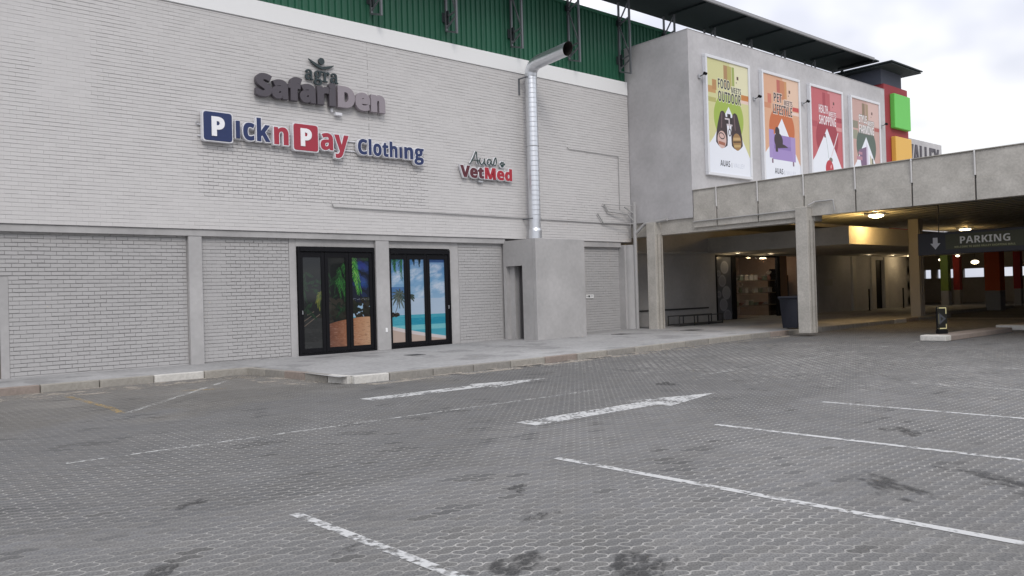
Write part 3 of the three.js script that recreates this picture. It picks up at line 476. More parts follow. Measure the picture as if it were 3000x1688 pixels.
/* ------------------------------------------------ lettering */
const loader = new FontLoader();
const fBold = await loader.loadAsync('fonts/droid/droid_sans_bold.typeface.json');
const fSerif = await loader.loadAsync('fonts/droid/droid_serif_regular.typeface.json');
function glyphs(str, font, size) { // [{ch,x,w}] and total width
  const s = size / font.data.resolution; let x = 0; const out = [];
  for (const ch of str) { const g = font.data.glyphs[ch] ?? font.data.glyphs['?']; out.push({ ch, x, w: g.ha * s }); x += g.ha * s; } return [out, x];
}
const XH = 'acegmnopqrsuvwxyz';
function letterRow(str, o) { // o: font,x0,x1,y,size,depth,fat,z,mat,back,backMat,parent,name
  const m1 = new TextGeometry('H', { font: o.font, size: 1, depth: 0.1, bevelEnabled: false }), m2 = new TextGeometry('x', { font: o.font, size: 1, depth: 0.1, bevelEnabled: false }); m1.computeBoundingBox(); m2.computeBoundingBox();
  const cH = m1.boundingBox.max.y, xH = m2.boundingBox.max.y, size = o.cap / cH, [gl, W] = glyphs(str, o.font, size), k = (o.x1 - o.x0) / W, kx = o.xh / (size * xH);
  gl.forEach(({ ch, x }, i) => {
    if (ch === ' ') return;
    const mk = (off, depth, z) => { const g = new TextGeometry(ch, { font: o.font, size, depth, curveSegments: 4, bevelEnabled: true, bevelThickness: 0.006, bevelSize: 0.006, bevelOffset: off, bevelSegments: 1 }); g.scale(k, XH.includes(ch) ? kx : 1, 1); g.translate(o.x0 + x * k, o.y, z); return g; };
    const mat = typeof o.mat === 'function' ? o.mat(i) : o.mat;
    const L = mesh('letter', mk(o.fat ?? 0, o.depth, o.z), mat, o.parent);
    if (o.back) mesh('letter_edge', mk((o.fat ?? 0) + o.back, o.depth * 0.97, o.z - 0.002), o.backMat, L);
  });
}
const letterBlue = std(lin(0.014, 0.030, 0.115), { roughness: 0.4 }), letterRed = std(lin(0.38, 0.028, 0.052), { roughness: 0.4 }), edgeWhite = std(lin(0.75, 0.75, 0.78), { roughness: 0.5 }), faceWhite = std(lin(0.9, 0.9, 0.92), { roughness: 0.4 });
{ // top sign: emblem, small serif word, heavy grey words
  const s = thing('wall_sign', 'dark grey raised letters reading agra SafariDen with small figure emblem on brick wall', 'sign');
  const dg = std(lin(0.028, 0.045, 0.05), { roughness: 0.5 }), g1 = std(lin(0.085, 0.075, 0.088), { roughness: 0.5 }), g2 = std(lin(0.30, 0.265, 0.29), { roughness: 0.5 }), side = std(lin(0.06, 0.055, 0.06));
  letterRow('agra', { font: fSerif, x0: 9.40, x1: 10.36, y: 7.20, cap: 0.34, xh: 0.245, depth: 0.04, fat: 0.002, z: 0.04, mat: dg, parent: s });
  const head = new THREE.CylinderGeometry(0.085, 0.085, 0.05, 24); head.rotateX(Math.PI / 2); head.translate(9.88, 7.72, 0.06); mesh('emblem_head', head, dg, s);
  const sh = new THREE.Shape(); sh.moveTo(9.52, 7.82); sh.quadraticCurveTo(9.72, 7.74, 9.88, 7.66); sh.quadraticCurveTo(10.05, 7.70, 10.24, 7.75); sh.quadraticCurveTo(10.16, 7.64, 9.90, 7.60); sh.quadraticCurveTo(9.64, 7.66, 9.52, 7.82);
  const wg = new THREE.ExtrudeGeometry(sh, { depth: 0.05, bevelEnabled: false, curveSegments: 8 }); wg.translate(0, -0.085, 0.03); mesh('emblem_arms', wg, dg, s);
  letterRow('SafariDen', { font: fBold, x0: 8.06, x1: 11.72, y: 6.60, cap: 0.50, xh: 0.40, depth: 0.12, fat: 0.028, z: 0.06, mat: (i) => (i < 6 ? g1 : g2), parent: s });
  mesh('lamp_fitting', [rbox(10.22, 10.42, 6.36, 6.44, 0.0, 0.12, 0.01), rbox(10.12, 10.18, 6.44, 6.54, 0, 0.08, 0.01)], edgeWhite, s);
}
{ // blue and red sign
  const s = thing('wall_sign', 'blue and red raised letters reading Pick n Pay Clothing with two square P blocks', 'sign');
  const block = (x0, y0, w, mat) => {
    const r = 0.07, shp = (d) => { const q = new THREE.Shape(), a = x0 - d, b = y0 - d, c = x0 + w + d, e = y0 + w + d; q.moveTo(a + r, b); q.lineTo(c - r, b); q.quadraticCurveTo(c, b, c, b + r); q.lineTo(c, e - r); q.quadraticCurveTo(c, e, c - r, e); q.lineTo(a + r, e); q.quadraticCurveTo(a, e, a, e - r); q.lineTo(a, b + r); q.quadraticCurveTo(a, b, a + r, b); return q; };
    const g = new THREE.ExtrudeGeometry(shp(0), { depth: 0.14, bevelEnabled: true, bevelSize: 0.006, bevelThickness: 0.006, bevelSegments: 1 }); g.translate(0, 0, 0.05); const m = mesh('letter_block', g, mat, s);
    const e = new THREE.ExtrudeGeometry(shp(0.028), { depth: 0.14, bevelEnabled: false }); e.translate(0, 0, 0.045); mesh('block_edge', e, edgeWhite, m);
    const P = new TextGeometry('P', { font: fBold, size: w * 0.66, depth: 0.015, curveSegments: 6, bevelEnabled: true, bevelSize: 0.002, bevelThickness: 0.002, bevelOffset: 0.012, bevelSegments: 1 }); P.computeBoundingBox(); const bb = P.boundingBox; P.translate(x0 + w / 2 - (bb.min.x + bb.max.x) / 2, y0 + w / 2 - (bb.min.y + bb.max.y) / 2, 0.197); mesh('letter', P, faceWhite, m);
  };
  block(6.775, 5.36, 0.66, letterBlue); block(9.01, 5.34, 0.65, letterRed);
  const common = { font: fBold, depth: 0.12, z: 0.06, back: 0.022, backMat: edgeWhite, parent: s, fat: 0.004 };
  // dotless i from a shortened stem
  const stem = (x, y, w, h, mat) => { const m = mesh('letter', rbox(x, x + w, y, y + h, 0.06, 0.19, 0.012), mat, s); mesh('letter_edge', rbox(x - 0.016, x + w + 0.016, y - 0.016, y + h + 0.016, 0.04, 0.165, 0.012), edgeWhite, m); };
  stem(7.54, 5.47, 0.10, 0.42, letterBlue);
  letterRow('ck', { ...common, x0: 7.69, x1: 8.39, y: 5.46, cap: 0.52, xh: 0.40, mat: letterBlue });
  letterRow('n', { ...common, x0: 8.44, x1: 8.92, y: 5.43, cap: 0.52, xh: 0.41, mat: letterRed });
  letterRow('ay', { ...common, x0: 9.72, x1: 10.54, y: 5.42, cap: 0.52, xh: 0.41, mat: letterRed });
  letterRow('Cloth', { ...common, x0: 10.80, x1: 12.08, y: 5.40, cap: 0.39, xh: 0.31, back: 0.018, mat: letterBlue });
  stem(12.12, 5.405, 0.075, 0.30, letterBlue);
  letterRow('ng', { ...common, x0: 12.23, x1: 12.92, y: 5.40, cap: 0.39, xh: 0.31, back: 0.018, mat: letterBlue });
  mesh('mounting_rail', [box(6.68, 12.8, 5.72, 5.745, 0.005, 0.035), box(6.68, 12.8, 5.46, 5.485, 0.005, 0.035)], edgeWhite, s);
  const lp = new THREE.TorusGeometry(0.04, 0.008, 6, 14); lp.translate(6.68, 5.76, 0.04); mesh('cable_loop', lp, M.galvDull, s);
}
{ // vet sign
  const s = thing('wall_sign', 'small raised red letters reading VetMed under green script word with paw print', 'sign');
  const mar = std(lin(0.11, 0.018, 0.028), { roughness: 0.45 }), rd = std(lin(0.42, 0.02, 0.035), { roughness: 0.45 }), gn = std(lin(0.02, 0.055, 0.05), { roughness: 0.5 });
  letterRow('VetMed', { font: fBold, x0: 14.24, x1: 16.24, y: 5.06, cap: 0.32, xh: 0.26, depth: 0.07, fat: 0.012, z: 0.06, mat: (i) => (i < 3 ? mar : rd), back: 0.014, backMat: edgeWhite, parent: s });
  const strokes = { A: [[14.60, 5.46], [14.72, 5.64], [14.84, 5.84], [14.86, 5.66], [14.90, 5.47]], bar: [[14.66, 5.56], [14.80, 5.58], [14.96, 5.57]], u: [[14.98, 5.66], [14.97, 5.53], [15.03, 5.47], [15.11, 5.54], [15.15, 5.66], [15.14, 5.52], [15.19, 5.47]], a: [[15.40, 5.64], [15.29, 5.64], [15.25, 5.53], [15.33, 5.48], [15.41, 5.62], [15.41, 5.52], [15.46, 5.48]], s: [[15.47, 5.50], [15.58, 5.72], [15.61, 5.58], [15.56, 5.48], [15.48, 5.50]] };
  for (const k of ['A', 'u', 'a', 's']) {
    const path = (r, z, key) => new THREE.TubeGeometry(new THREE.CatmullRomCurve3(strokes[key].map(([x, y]) => V(x, y, z))), 30, r, 6);
    const m = mesh('letter', k === 'A' ? [path(0.017, 0.12, 'A'), path(0.014, 0.12, 'bar')] : path(0.016, 0.12, k), gn, s);
    mesh('letter_edge', path(0.033, 0.085, k), edgeWhite, m);
  }
  const paw = []; const disc = (x, y, rx, ry) => { const g = new THREE.CylinderGeometry(1, 1, 0.03, 14); g.rotateX(Math.PI / 2); g.scale(rx, ry, 1); g.translate(x, y, 0.1); paw.push(g); };
  disc(15.86, 5.50, 0.05, 0.045); disc(15.78, 5.55, 0.02, 0.028); disc(15.83, 5.59, 0.02, 0.03); disc(15.89, 5.59, 0.02, 0.03); disc(15.94, 5.55, 0.02, 0.028);
  const m = mesh('paw_print', paw, gn, s); const pb = new THREE.CylinderGeometry(0.115, 0.115, 0.03, 20); pb.rotateX(Math.PI / 2); pb.translate(15.86, 5.54, 0.07); mesh('paw_backing', pb, edgeWhite, m);
  mesh('lamp_fitting', rbox(14.92, 15.1, 4.93, 4.99, 0, 0.1, 0.01), M.galvDull, s);
}
{ // dark letters on the far wall
  const w = scene.userData.lettered; delete scene.userData.lettered;
  letterRow('VALLEY', { font: fBold, x0: 40.75, x1: 44.45, y: 7.45, cap: 1.02, xh: 0.7, depth: 0.04, z: 1.5, mat: std(lin(0.11, 0.105, 0.12)), parent: w });
}
/* ------------------------------------------------ posters */
function posterArt(o) {
  return canvasTex(512, 800, (g, W, H) => {
    g.fillStyle = o.bg; g.fillRect(0, 0, W, H);
    g.fillStyle = o.bg2; g.fillRect(W * 0.55, 0, W * 0.45, H * 0.26);
    for (const [c, x, y, w, h] of o.blocks) { g.fillStyle = c; g.fillRect(x * W, y * H, w * W, h * H); }
    g.fillStyle = '#5b4038'; g.fillRect(W * 0.72, H * 0.105, 22, 24); g.fillRect(W * 0.70, H * 0.155, 8, 10);
    g.fillStyle = o.circle; g.beginPath(); g.ellipse(W * 0.5, H * 0.5, W * 0.36, H * 0.225, 0, 0, 7); g.fill();
    g.fillStyle = '#eef2f8'; g.beginPath(); g.moveTo(W * 0.5, H * 0.395); g.lineTo(W, H * 0.83); g.lineTo(W, H); g.lineTo(0, H); g.lineTo(0, H * 0.76); g.lineTo(W * 0.12, H * 0.69); g.closePath(); g.fill();
    o.art(g, W, H);
    g.save(); g.textAlign = 'center';
    const txt = (s, x, y, size, wmax) => { g.font = `bold ${size}px sans-serif`; const w = g.measureText(s).width; g.save(); g.translate(x, y); g.scale(Math.min(1, wmax / w) * 1, 1.25); g.lineWidth = 9; g.lineJoin = 'round'; g.strokeStyle = o.halo; g.strokeText(s, 0, 0); g.fillStyle = o.ink; g.fillText(s, 0, 0); g.restore(); };
    txt(o.t1, W * 0.40, H * 0.245, 74, W * 0.30); txt('MEETS', W * 0.695, H * 0.262, 46, W * 0.25); txt(o.t2, W * 0.53, H * 0.36, 82, W * 0.56);
    g.fillStyle = '#3c3e46'; g.font = 'bold 56px sans-serif'; g.save(); g.translate(W * 0.38, H * 0.935); g.scale(0.86, 1.05); g.fillText('AUAS', 0, 0); g.restore(); g.fillRect(W * 0.535, H * 0.895, 3, 36);
    g.fillStyle = 'rgba(120,130,150,.28)'; g.font = '44px sans-serif'; g.fillText('VALLEY', W * 0.72, H * 0.933); g.restore();
  });
}
const arts = [
  { t1: 'FOOD', t2: 'OUTDOOR', bg: '#d6d49a', bg2: '#e6e2bb', circle: '#a3bb4e', ink: '#2f3034', halo: '#e2e0c0', label: 'tall framed poster reading FOOD MEETS OUTDOOR with binoculars on green disc',
    blocks: [['#b08a5e', 0.40, 0.03, 0.09, 0.2], ['#b9b066', 0.49, 0.03, 0.1, 0.2], ['#9fae5c', 0.6, 0.03, 0.06, 0.17], ['#c79a63', 0, 0.24, 0.2, 0.06], ['#bb8d5a', 0.12, 0.18, 0.1, 0.09], ['#c9823f', 0.82, 0.26, 0.18, 0.05], ['#ead0c0', 0.8, 0.31, 0.2, 0.03], ['#b9b56e', 0, 0.34, 0.2, 0.04]],
    art: (g, W, H) => { g.fillStyle = '#3a2a2c'; for (const s of [-1, 1]) { g.save(); g.translate(W * (0.5 + s * 0.17), H * 0.61); g.rotate(s * -0.10); g.beginPath(); g.moveTo(-30, -120); g.quadraticCurveTo(0, -150, 30, -120); g.quadraticCurveTo(75, 0, 70, 100); g.quadraticCurveTo(0, 160, -70, 100); g.quadraticCurveTo(-75, 0, -30, -120); g.fill(); g.fillStyle = '#6a5658'; g.fillRect(-18, -120, 14, 110); g.fillStyle = s < 0 ? '#d8b7ac' : '#a07c4c'; g.beginPath(); g.ellipse(0, 72, 54, 62, 0, 0, 7); g.fill(); if (s < 0) { g.strokeStyle = '#2d2528'; g.lineWidth = 7; g.beginPath(); g.ellipse(-4, 46, 32, 20, 0.1, 0, 7); g.stroke(); g.fillStyle = '#a5674f'; g.fillRect(-40, 88, 80, 22); } else { g.fillStyle = '#c9a873'; g.fillRect(-44, 40, 88, 20); g.fillStyle = '#5e4526'; g.fillRect(-48, 66, 96, 12); g.fillStyle = '#c7a86e'; g.fillRect(-42, 92, 84, 18); } g.restore(); g.fillStyle = '#3a2a2c'; } g.fillStyle = '#2b2123'; g.fillRect(W * 0.42, H * 0.49, W * 0.16, H * 0.06); g.fillRect(W * 0.46, H * 0.46, W * 0.08, H * 0.05); g.fillStyle = '#cfc6c8'; g.fillRect(W * 0.40, H * 0.50, W * 0.1, 12); g.fillRect(W * 0.44, H * 0.55, W * 0.14, 12); g.fillRect(W * 0.49, H * 0.5, 14, 76); g.strokeStyle = '#2b2123'; g.lineWidth = 8; g.beginPath(); g.ellipse(W * 0.51, H * 0.625, 14, 24, 0, 0, 7); g.stroke(); } },
  { t1: 'PET', t2: 'LIFESTYLE', bg: '#dfae8c', bg2: '#e8c8ae', circle: '#c96f3f', ink: '#3a3033', halo: '#ecd3c2', label: 'tall framed poster reading PET MEETS LIFESTYLE with purple sofa on orange disc',
    blocks: [['#c0695a', 0.38, 0.03, 0.09, 0.2], ['#c9855e', 0.47, 0.03, 0.13, 0.18], ['#cf9862', 0.6, 0.03, 0.06, 0.17], ['#cf7d66', 0.12, 0.18, 0.1, 0.09], ['#cf8f6c', 0, 0.27, 0.2, 0.05], ['#c9504a', 0.82, 0.26, 0.18, 0.04], ['#ecd3c6', 0.8, 0.31, 0.2, 0.03]],
    art: (g, W, H) => { g.fillStyle = '#9a82bd'; g.fillRect(W * 0.16, H * 0.56, W * 0.68, H * 0.2); g.fillStyle = '#a995c9'; g.fillRect(W * 0.13, H * 0.52, W * 0.13, H * 0.27); g.fillRect(W * 0.74, H * 0.56, W * 0.13, H * 0.24); g.fillStyle = '#8d76b3'; g.fillRect(W * 0.26, H * 0.66, W * 0.48, H * 0.035); g.fillStyle = '#a48ec6'; g.fillRect(W * 0.22, H * 0.70, W * 0.56, H * 0.1); g.fillStyle = '#7d5f73'; g.fillRect(W * 0.19, H * 0.795, 20, 34); g.fillRect(W * 0.78, H * 0.80, 20, 34); g.fillStyle = '#3c2e33'; g.beginPath(); g.ellipse(W * 0.36, H * 0.53, 32, 36, 0, 0, 7); g.fill(); g.beginPath(); g.ellipse(W * 0.39, H * 0.615, 62, 58, 0.4, 0, 7); g.fill(); g.fillRect(W * 0.30, H * 0.62, 34, 84); g.beginPath(); g.moveTo(W * 0.42, H * 0.64); g.quadraticCurveTo(W * 0.55, H * 0.64, W * 0.66, H * 0.67); g.lineTo(W * 0.42, H * 0.685); g.fill(); } },
  { t1: 'HEALTH', t2: 'SHOPPING', bg: '#c4656a', bg2: '#d2888a', circle: '#a43c48', ink: '#f1eaea', halo: '#a8505a', label: 'tall framed poster reading HEALTH MEETS SHOPPING with red apple on crimson disc',
    blocks: [['#a8454f', 0.38, 0.03, 0.1, 0.2], ['#b9595f', 0.5, 0.03, 0.12, 0.18], ['#a8434f', 0.82, 0.26, 0.18, 0.05], ['#b4505a', 0, 0.34, 0.2, 0.06], ['#d79a98', 0.8, 0.36, 0.2, 0.04]],
    art: (g, W, H) => { g.strokeStyle = '#e6d6d8'; g.lineWidth = 13; g.beginPath(); g.moveTo(W * 0.86, H * 0.42); g.lineTo(W * 0.62, H * 0.68); g.stroke(); g.strokeStyle = '#9fb0a8'; g.lineWidth = 5; g.beginPath(); g.moveTo(W * 0.44, H * 0.46); g.quadraticCurveTo(W * 0.52, H * 0.6, W * 0.52, H * 0.70); g.stroke(); g.fillStyle = '#7f7a70'; g.beginPath(); g.ellipse(W * 0.60, H * 0.715, 28, 20, 0, 0, 7); g.fill(); g.fillStyle = '#c03a45'; g.beginPath(); g.ellipse(W * 0.55, H * 0.815, 66, 76, 0, 0, 7); g.fill(); g.fillStyle = '#e5a0a0'; g.beginPath(); g.ellipse(W * 0.60, H * 0.785, 12, 18, 0.5, 0, 7); g.fill(); g.fillStyle = '#8b3a44'; g.fillRect(W * 0.40, H * 0.455, 26, 30); } },
  { t1: 'STYLE', t2: 'FARMING', bg: '#c9a69c', bg2: '#d8bab0', circle: '#5b6a5f', ink: '#f0eeec', halo: '#8d8078', label: 'tall framed poster reading STYLE MEETS FARMING with purple jacket on dark green disc',
    blocks: [['#8d7a62', 0.38, 0.03, 0.1, 0.2], ['#a89276', 0.5, 0.03, 0.1, 0.18], ['#8e8a78', 0, 0.24, 0.22, 0.08], ['#b5625a', 0.82, 0.27, 0.18, 0.04], ['#9a9a84', 0, 0.34, 0.2, 0.1]],
    art: (g, W, H) => { g.fillStyle = '#7f6480'; g.beginPath(); g.moveTo(W * 0.22, H * 0.55); g.lineTo(W * 0.52, H * 0.5); g.lineTo(W * 0.58, H * 0.86); g.lineTo(W * 0.36, H * 0.86); g.fill(); g.fillStyle = '#d9cfe0'; g.beginPath(); g.moveTo(W * 0.5, H * 0.45); g.lineTo(W * 0.56, H * 0.52); g.lineTo(W * 0.56, H * 0.84); g.lineTo(W * 0.49, H * 0.84); g.fill(); g.fillStyle = '#b98896'; g.fillRect(W * 0.14, H * 0.62, W * 0.2, H * 0.04); g.fillRect(W * 0.2, H * 0.57, W * 0.14, H * 0.03); g.fillStyle = '#c9c2a8'; g.beginPath(); g.moveTo(W * 0.62, H * 0.58); g.lineTo(W * 0.82, H * 0.72); g.lineTo(W * 0.74, H * 0.86); g.lineTo(W * 0.62, H * 0.86); g.fill(); g.fillStyle = '#4c584c'; g.fillRect(W * 0.70, H * 0.62, 20, 130); } },
];
[22.6, 25.98, 29.3, 32.58].forEach((x, i) => {
  const o = arts[i], p = thing('poster', o.label, 'poster', [x, 5.39, 2.66], 0, 'posters on the plaster wing'); const w = 2.62, h = 4.07, f = 0.1;
  mesh('frame', [rbox(0, w, 0, f, 0, 0.14, 0.01), rbox(0, w, h - f, h, 0, 0.14, 0.01), rbox(0, f, f, h - f, 0, 0.14, 0.01), rbox(w - f, w, f, h - f, 0, 0.14, 0.01)], std(lin(0.68, 0.69, 0.72), { roughness: 0.5 }), p);
  const g = new THREE.BoxGeometry(w - 2 * f, h - 2 * f, 0.03); g.translate(w / 2, h / 2, 0.085); mesh('print', g, std(lin(0.88, 0.88, 0.9), { map: posterArt(o), roughness: 0.55 }), p);
});
[[22.4, 8.67, 'black floodlight arm left of the FOOD poster'], [25.62, 8.35, 'black floodlight arm between FOOD and PET posters'], [28.95, 8.62, 'black floodlight arm between PET and HEALTH posters'], [35.5, 8.5, 'black floodlight arm right of the STYLE poster']].forEach(([x, y, l]) => {
  const f = thing('floodlight', l, 'floodlight', [x, y, 2.66], 0, 'floodlights beside the posters');
  mesh('wall_base', rbox(-0.06, 0.06, -0.06, 0.06, 0, 0.06, 0.01), M.galvDull, f); mesh('arm', bar(V(0, 0, 0.05), V(0.04, 0.05, 0.2), 0.03, true), M.iron, f); mesh('lamp_head', (() => { const g = rbox(-0.06, 0.06, -0.045, 0.045, -0.05, 0.05, 0.015); g.rotateX(0.6); g.translate(0.04, 0.06, 0.23); return g; })(), M.black, f);
});
/* ------------------------------------------------ pipes on the brick wall */
{
  const c1 = thing('conduit_pipe', 'long thin painted conduit running along brick wall below the signs', 'pipe');
  mesh('pipe_run', polyTube([V(10.1, 4.05, 0.035), V(10.14, 3.97, 0.035), V(21.7, 3.91, 0.035)], 0.016), M.pipe, c1);
  const c2 = thing('conduit_pipe', 'thin bent conduit on brick wall right of the flue', 'pipe');
  mesh('pipe_run', polyTube([V(18.72, 6.36, 0.03), V(18.8, 6.31, 0.03), V(21.22, 6.28, 0.03), V(21.22, 4.4, 0.03)], 0.011), M.pipe, c2);
  const d = thing('drain_stack', 'pale vertical drainpipe with branching arms in corner beside concrete beam', 'drainpipe', [21.6, py(21.6), 0.36]);
  mesh('stack_pipe', polyTube([V(0, 0, 0), V(0, 4.42, 0)], 0.065, 12), M.pipe, d);
  mesh('branch_pipe', polyTube([V(0, 3.72, 0), V(-0.22, 4.0, -0.12), V(-1.05, 4.08, -0.28), V(-1.2, 4.3, -0.3)], 0.026), M.pipe, d);
  mesh('branch_pipe', polyTube([V(0, 4.0, 0), V(-0.3, 4.26, -0.2)], 0.026), M.pipe, d);
  mesh('branch_pipe', polyTube([V(0, 3.66, 0), V(-1.3, 3.68, -0.28), V(-1.55, 4.0, -0.3)], 0.022), M.pipe, d);
  mesh('branch_pipe', polyTube([V(0, 4.28, 0), V(-1.3, 4.32, -0.29)], 0.014), M.pipe, d);
  mesh('branch_pipe', polyTube([V(0, 3.3, 0), V(0.1, 3.62, 0.35), V(0.1, 3.7, 1.35)], 0.05), M.pipe, d);
}
/* ------------------------------------------------ concrete deck over the parkade */
{
  const p = thing('parking_deck', 'weathered concrete parking deck with segmented parapet panels and square columns', 'parkade');
  const edgePipe = std(lin(0.62, 0.61, 0.60));
  const joints = [2.67, 3.60, 5.10, 6.63, 8.18, 9.71, 11.25, 12.8, 14.35, 15.9, 17.45, 19.0, 20.55, 22.1];
  for (let i = 0; i < joints.length - 1; i++) {
    const z0 = joints[i] + 0.02, z1 = joints[i + 1] - 0.02; const pn = part('parapet_panel', p);
    mesh('upper_face', rbox(21.855, 22.02, 4.126, 4.80, z0, z1, 0.006), M.concrete, pn); mesh('lower_face', rbox(21.835, 22.02, 3.58, 4.124, z0, z1, 0.010), M.concrete, pn);
    mesh('cap_rail', rbox(21.82, 22.05, 4.80, 4.83, z0 - 0.01, z1 + 0.01, 0.008), M.kerbGrey, pn);
  }
  for (let i = 1; i < joints.length - 1; i++) { const z = joints[i]; mesh('joint_pipe', polyTube([V(21.86, 4.83, z + 0.0), V(21.83, 4.78, z), V(21.84, 4.2, z)], 0.024), edgePipe, p); mesh('joint_backing', box(21.9, 21.95, 3.6, 4.79, z - 0.03, z + 0.03), M.iron, p); }
  mesh('edge_beam', [box(21.92, 22.35, 3.45, 3.93, -0.4, 6.9)], M.concrete, p);
  mesh('service_pipe', polyTube([V(21.80, 3.78, 2.7), V(21.80, 3.80, 6.4)], 0.02), M.pipe, p);
  mesh('service_pipe', polyTube([V(21.58, 3.88, 6.9), V(21.78, 3.98, 7.0), V(21.78, 3.98, 7.55), V(21.78, 3.66, 7.6)], 0.022), M.pipe, p);
  mesh('deck_slab', box(22.05, 62, 4.08, 4.3, 2.7, 23), M.concrete, p);
  // ribbed deck soffit
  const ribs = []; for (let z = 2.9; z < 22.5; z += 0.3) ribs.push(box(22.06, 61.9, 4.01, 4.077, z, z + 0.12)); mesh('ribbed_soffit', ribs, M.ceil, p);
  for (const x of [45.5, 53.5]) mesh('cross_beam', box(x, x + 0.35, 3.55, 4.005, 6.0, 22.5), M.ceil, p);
  const col = (x, z, top, y0 = py(x) - 0.05) => { const c = part('column', p); mesh('shaft', rbox(x, x + 0.42, y0, top, z, z + 0.38, 0.02), M.concrete, c); mesh('corner_strip', [box(x + 0.1, x + 0.13, y0, top - 0.4, z + 0.38, z + 0.395), box(x + 0.28, x + 0.33, y0, top - 0.4, z + 0.38, z + 0.4)], M.kerbGrey, c); return c; };
  col(21.58, 0.88, 3.88); col(21.58, 6.48, 3.86); for (const m of col(31.6, 5.36, 4.0).children) m.material = M.colGrey;
  const c2 = (x, z, mat, w = 0.6) => { const c = part('column', p); const y = gy(x); mesh('base_band', rbox(x, x + w, y, y + 0.95, z, z + w, 0.02), M.colGrey, c); mesh('shaft', box(x + 0.004, x + w - 0.004, y + 0.95, 3.9, z + 0.004, z + w - 0.004), mat, c); return c; };
  c2(42.4, 4.22, M.colOrange, 0.66); c2(46.5, 0.58, M.colGreen, 0.4); c2(50, -0.1, M.colRed, 0.36); c2(50, 3.02, M.colRed, 0.36); c2(42.4, 12, M.colOrange, 0.72);
  // far wall with the slot of daylight
  const fw = part('far_wall', p); const X = 60, gaps = [[-5.86, -5.4], [-5.0, -4.72], [-4.2, -3.92], [-3.25, -1.95], [-0.9, -0.2], [0.1, 2.0], [3, 7]];
  mesh('sill_wall', box(X, X + 0.3, 0, 1.86, -8, 23), M.darkWall, fw); mesh('head_wall', box(X, X + 0.3, 2.46, 4.1, -8, 23), M.darkWall, fw);
  let z = -8; for (const [a, b] of gaps) { mesh('pier', box(X, X + 0.3, 1.86, 2.46, z, a), M.darkWall, fw); z = b; } mesh('pier', box(X, X + 0.3, 1.86, 2.46, z, 23), M.darkWall, fw);
  mesh('side_wall', box(22.05, 62, 0, 4, 22.6, 23), M.darkWall, p);
  mesh('back_wall', [box(45.2, 62, 0, 4.2, -8.2, -7.9), box(44.9, 45.2, 0, 4.2, -8, -0.5), box(45.2, 62, 3.98, 4.2, -8, 2.7)], M.darkWall, p);
}
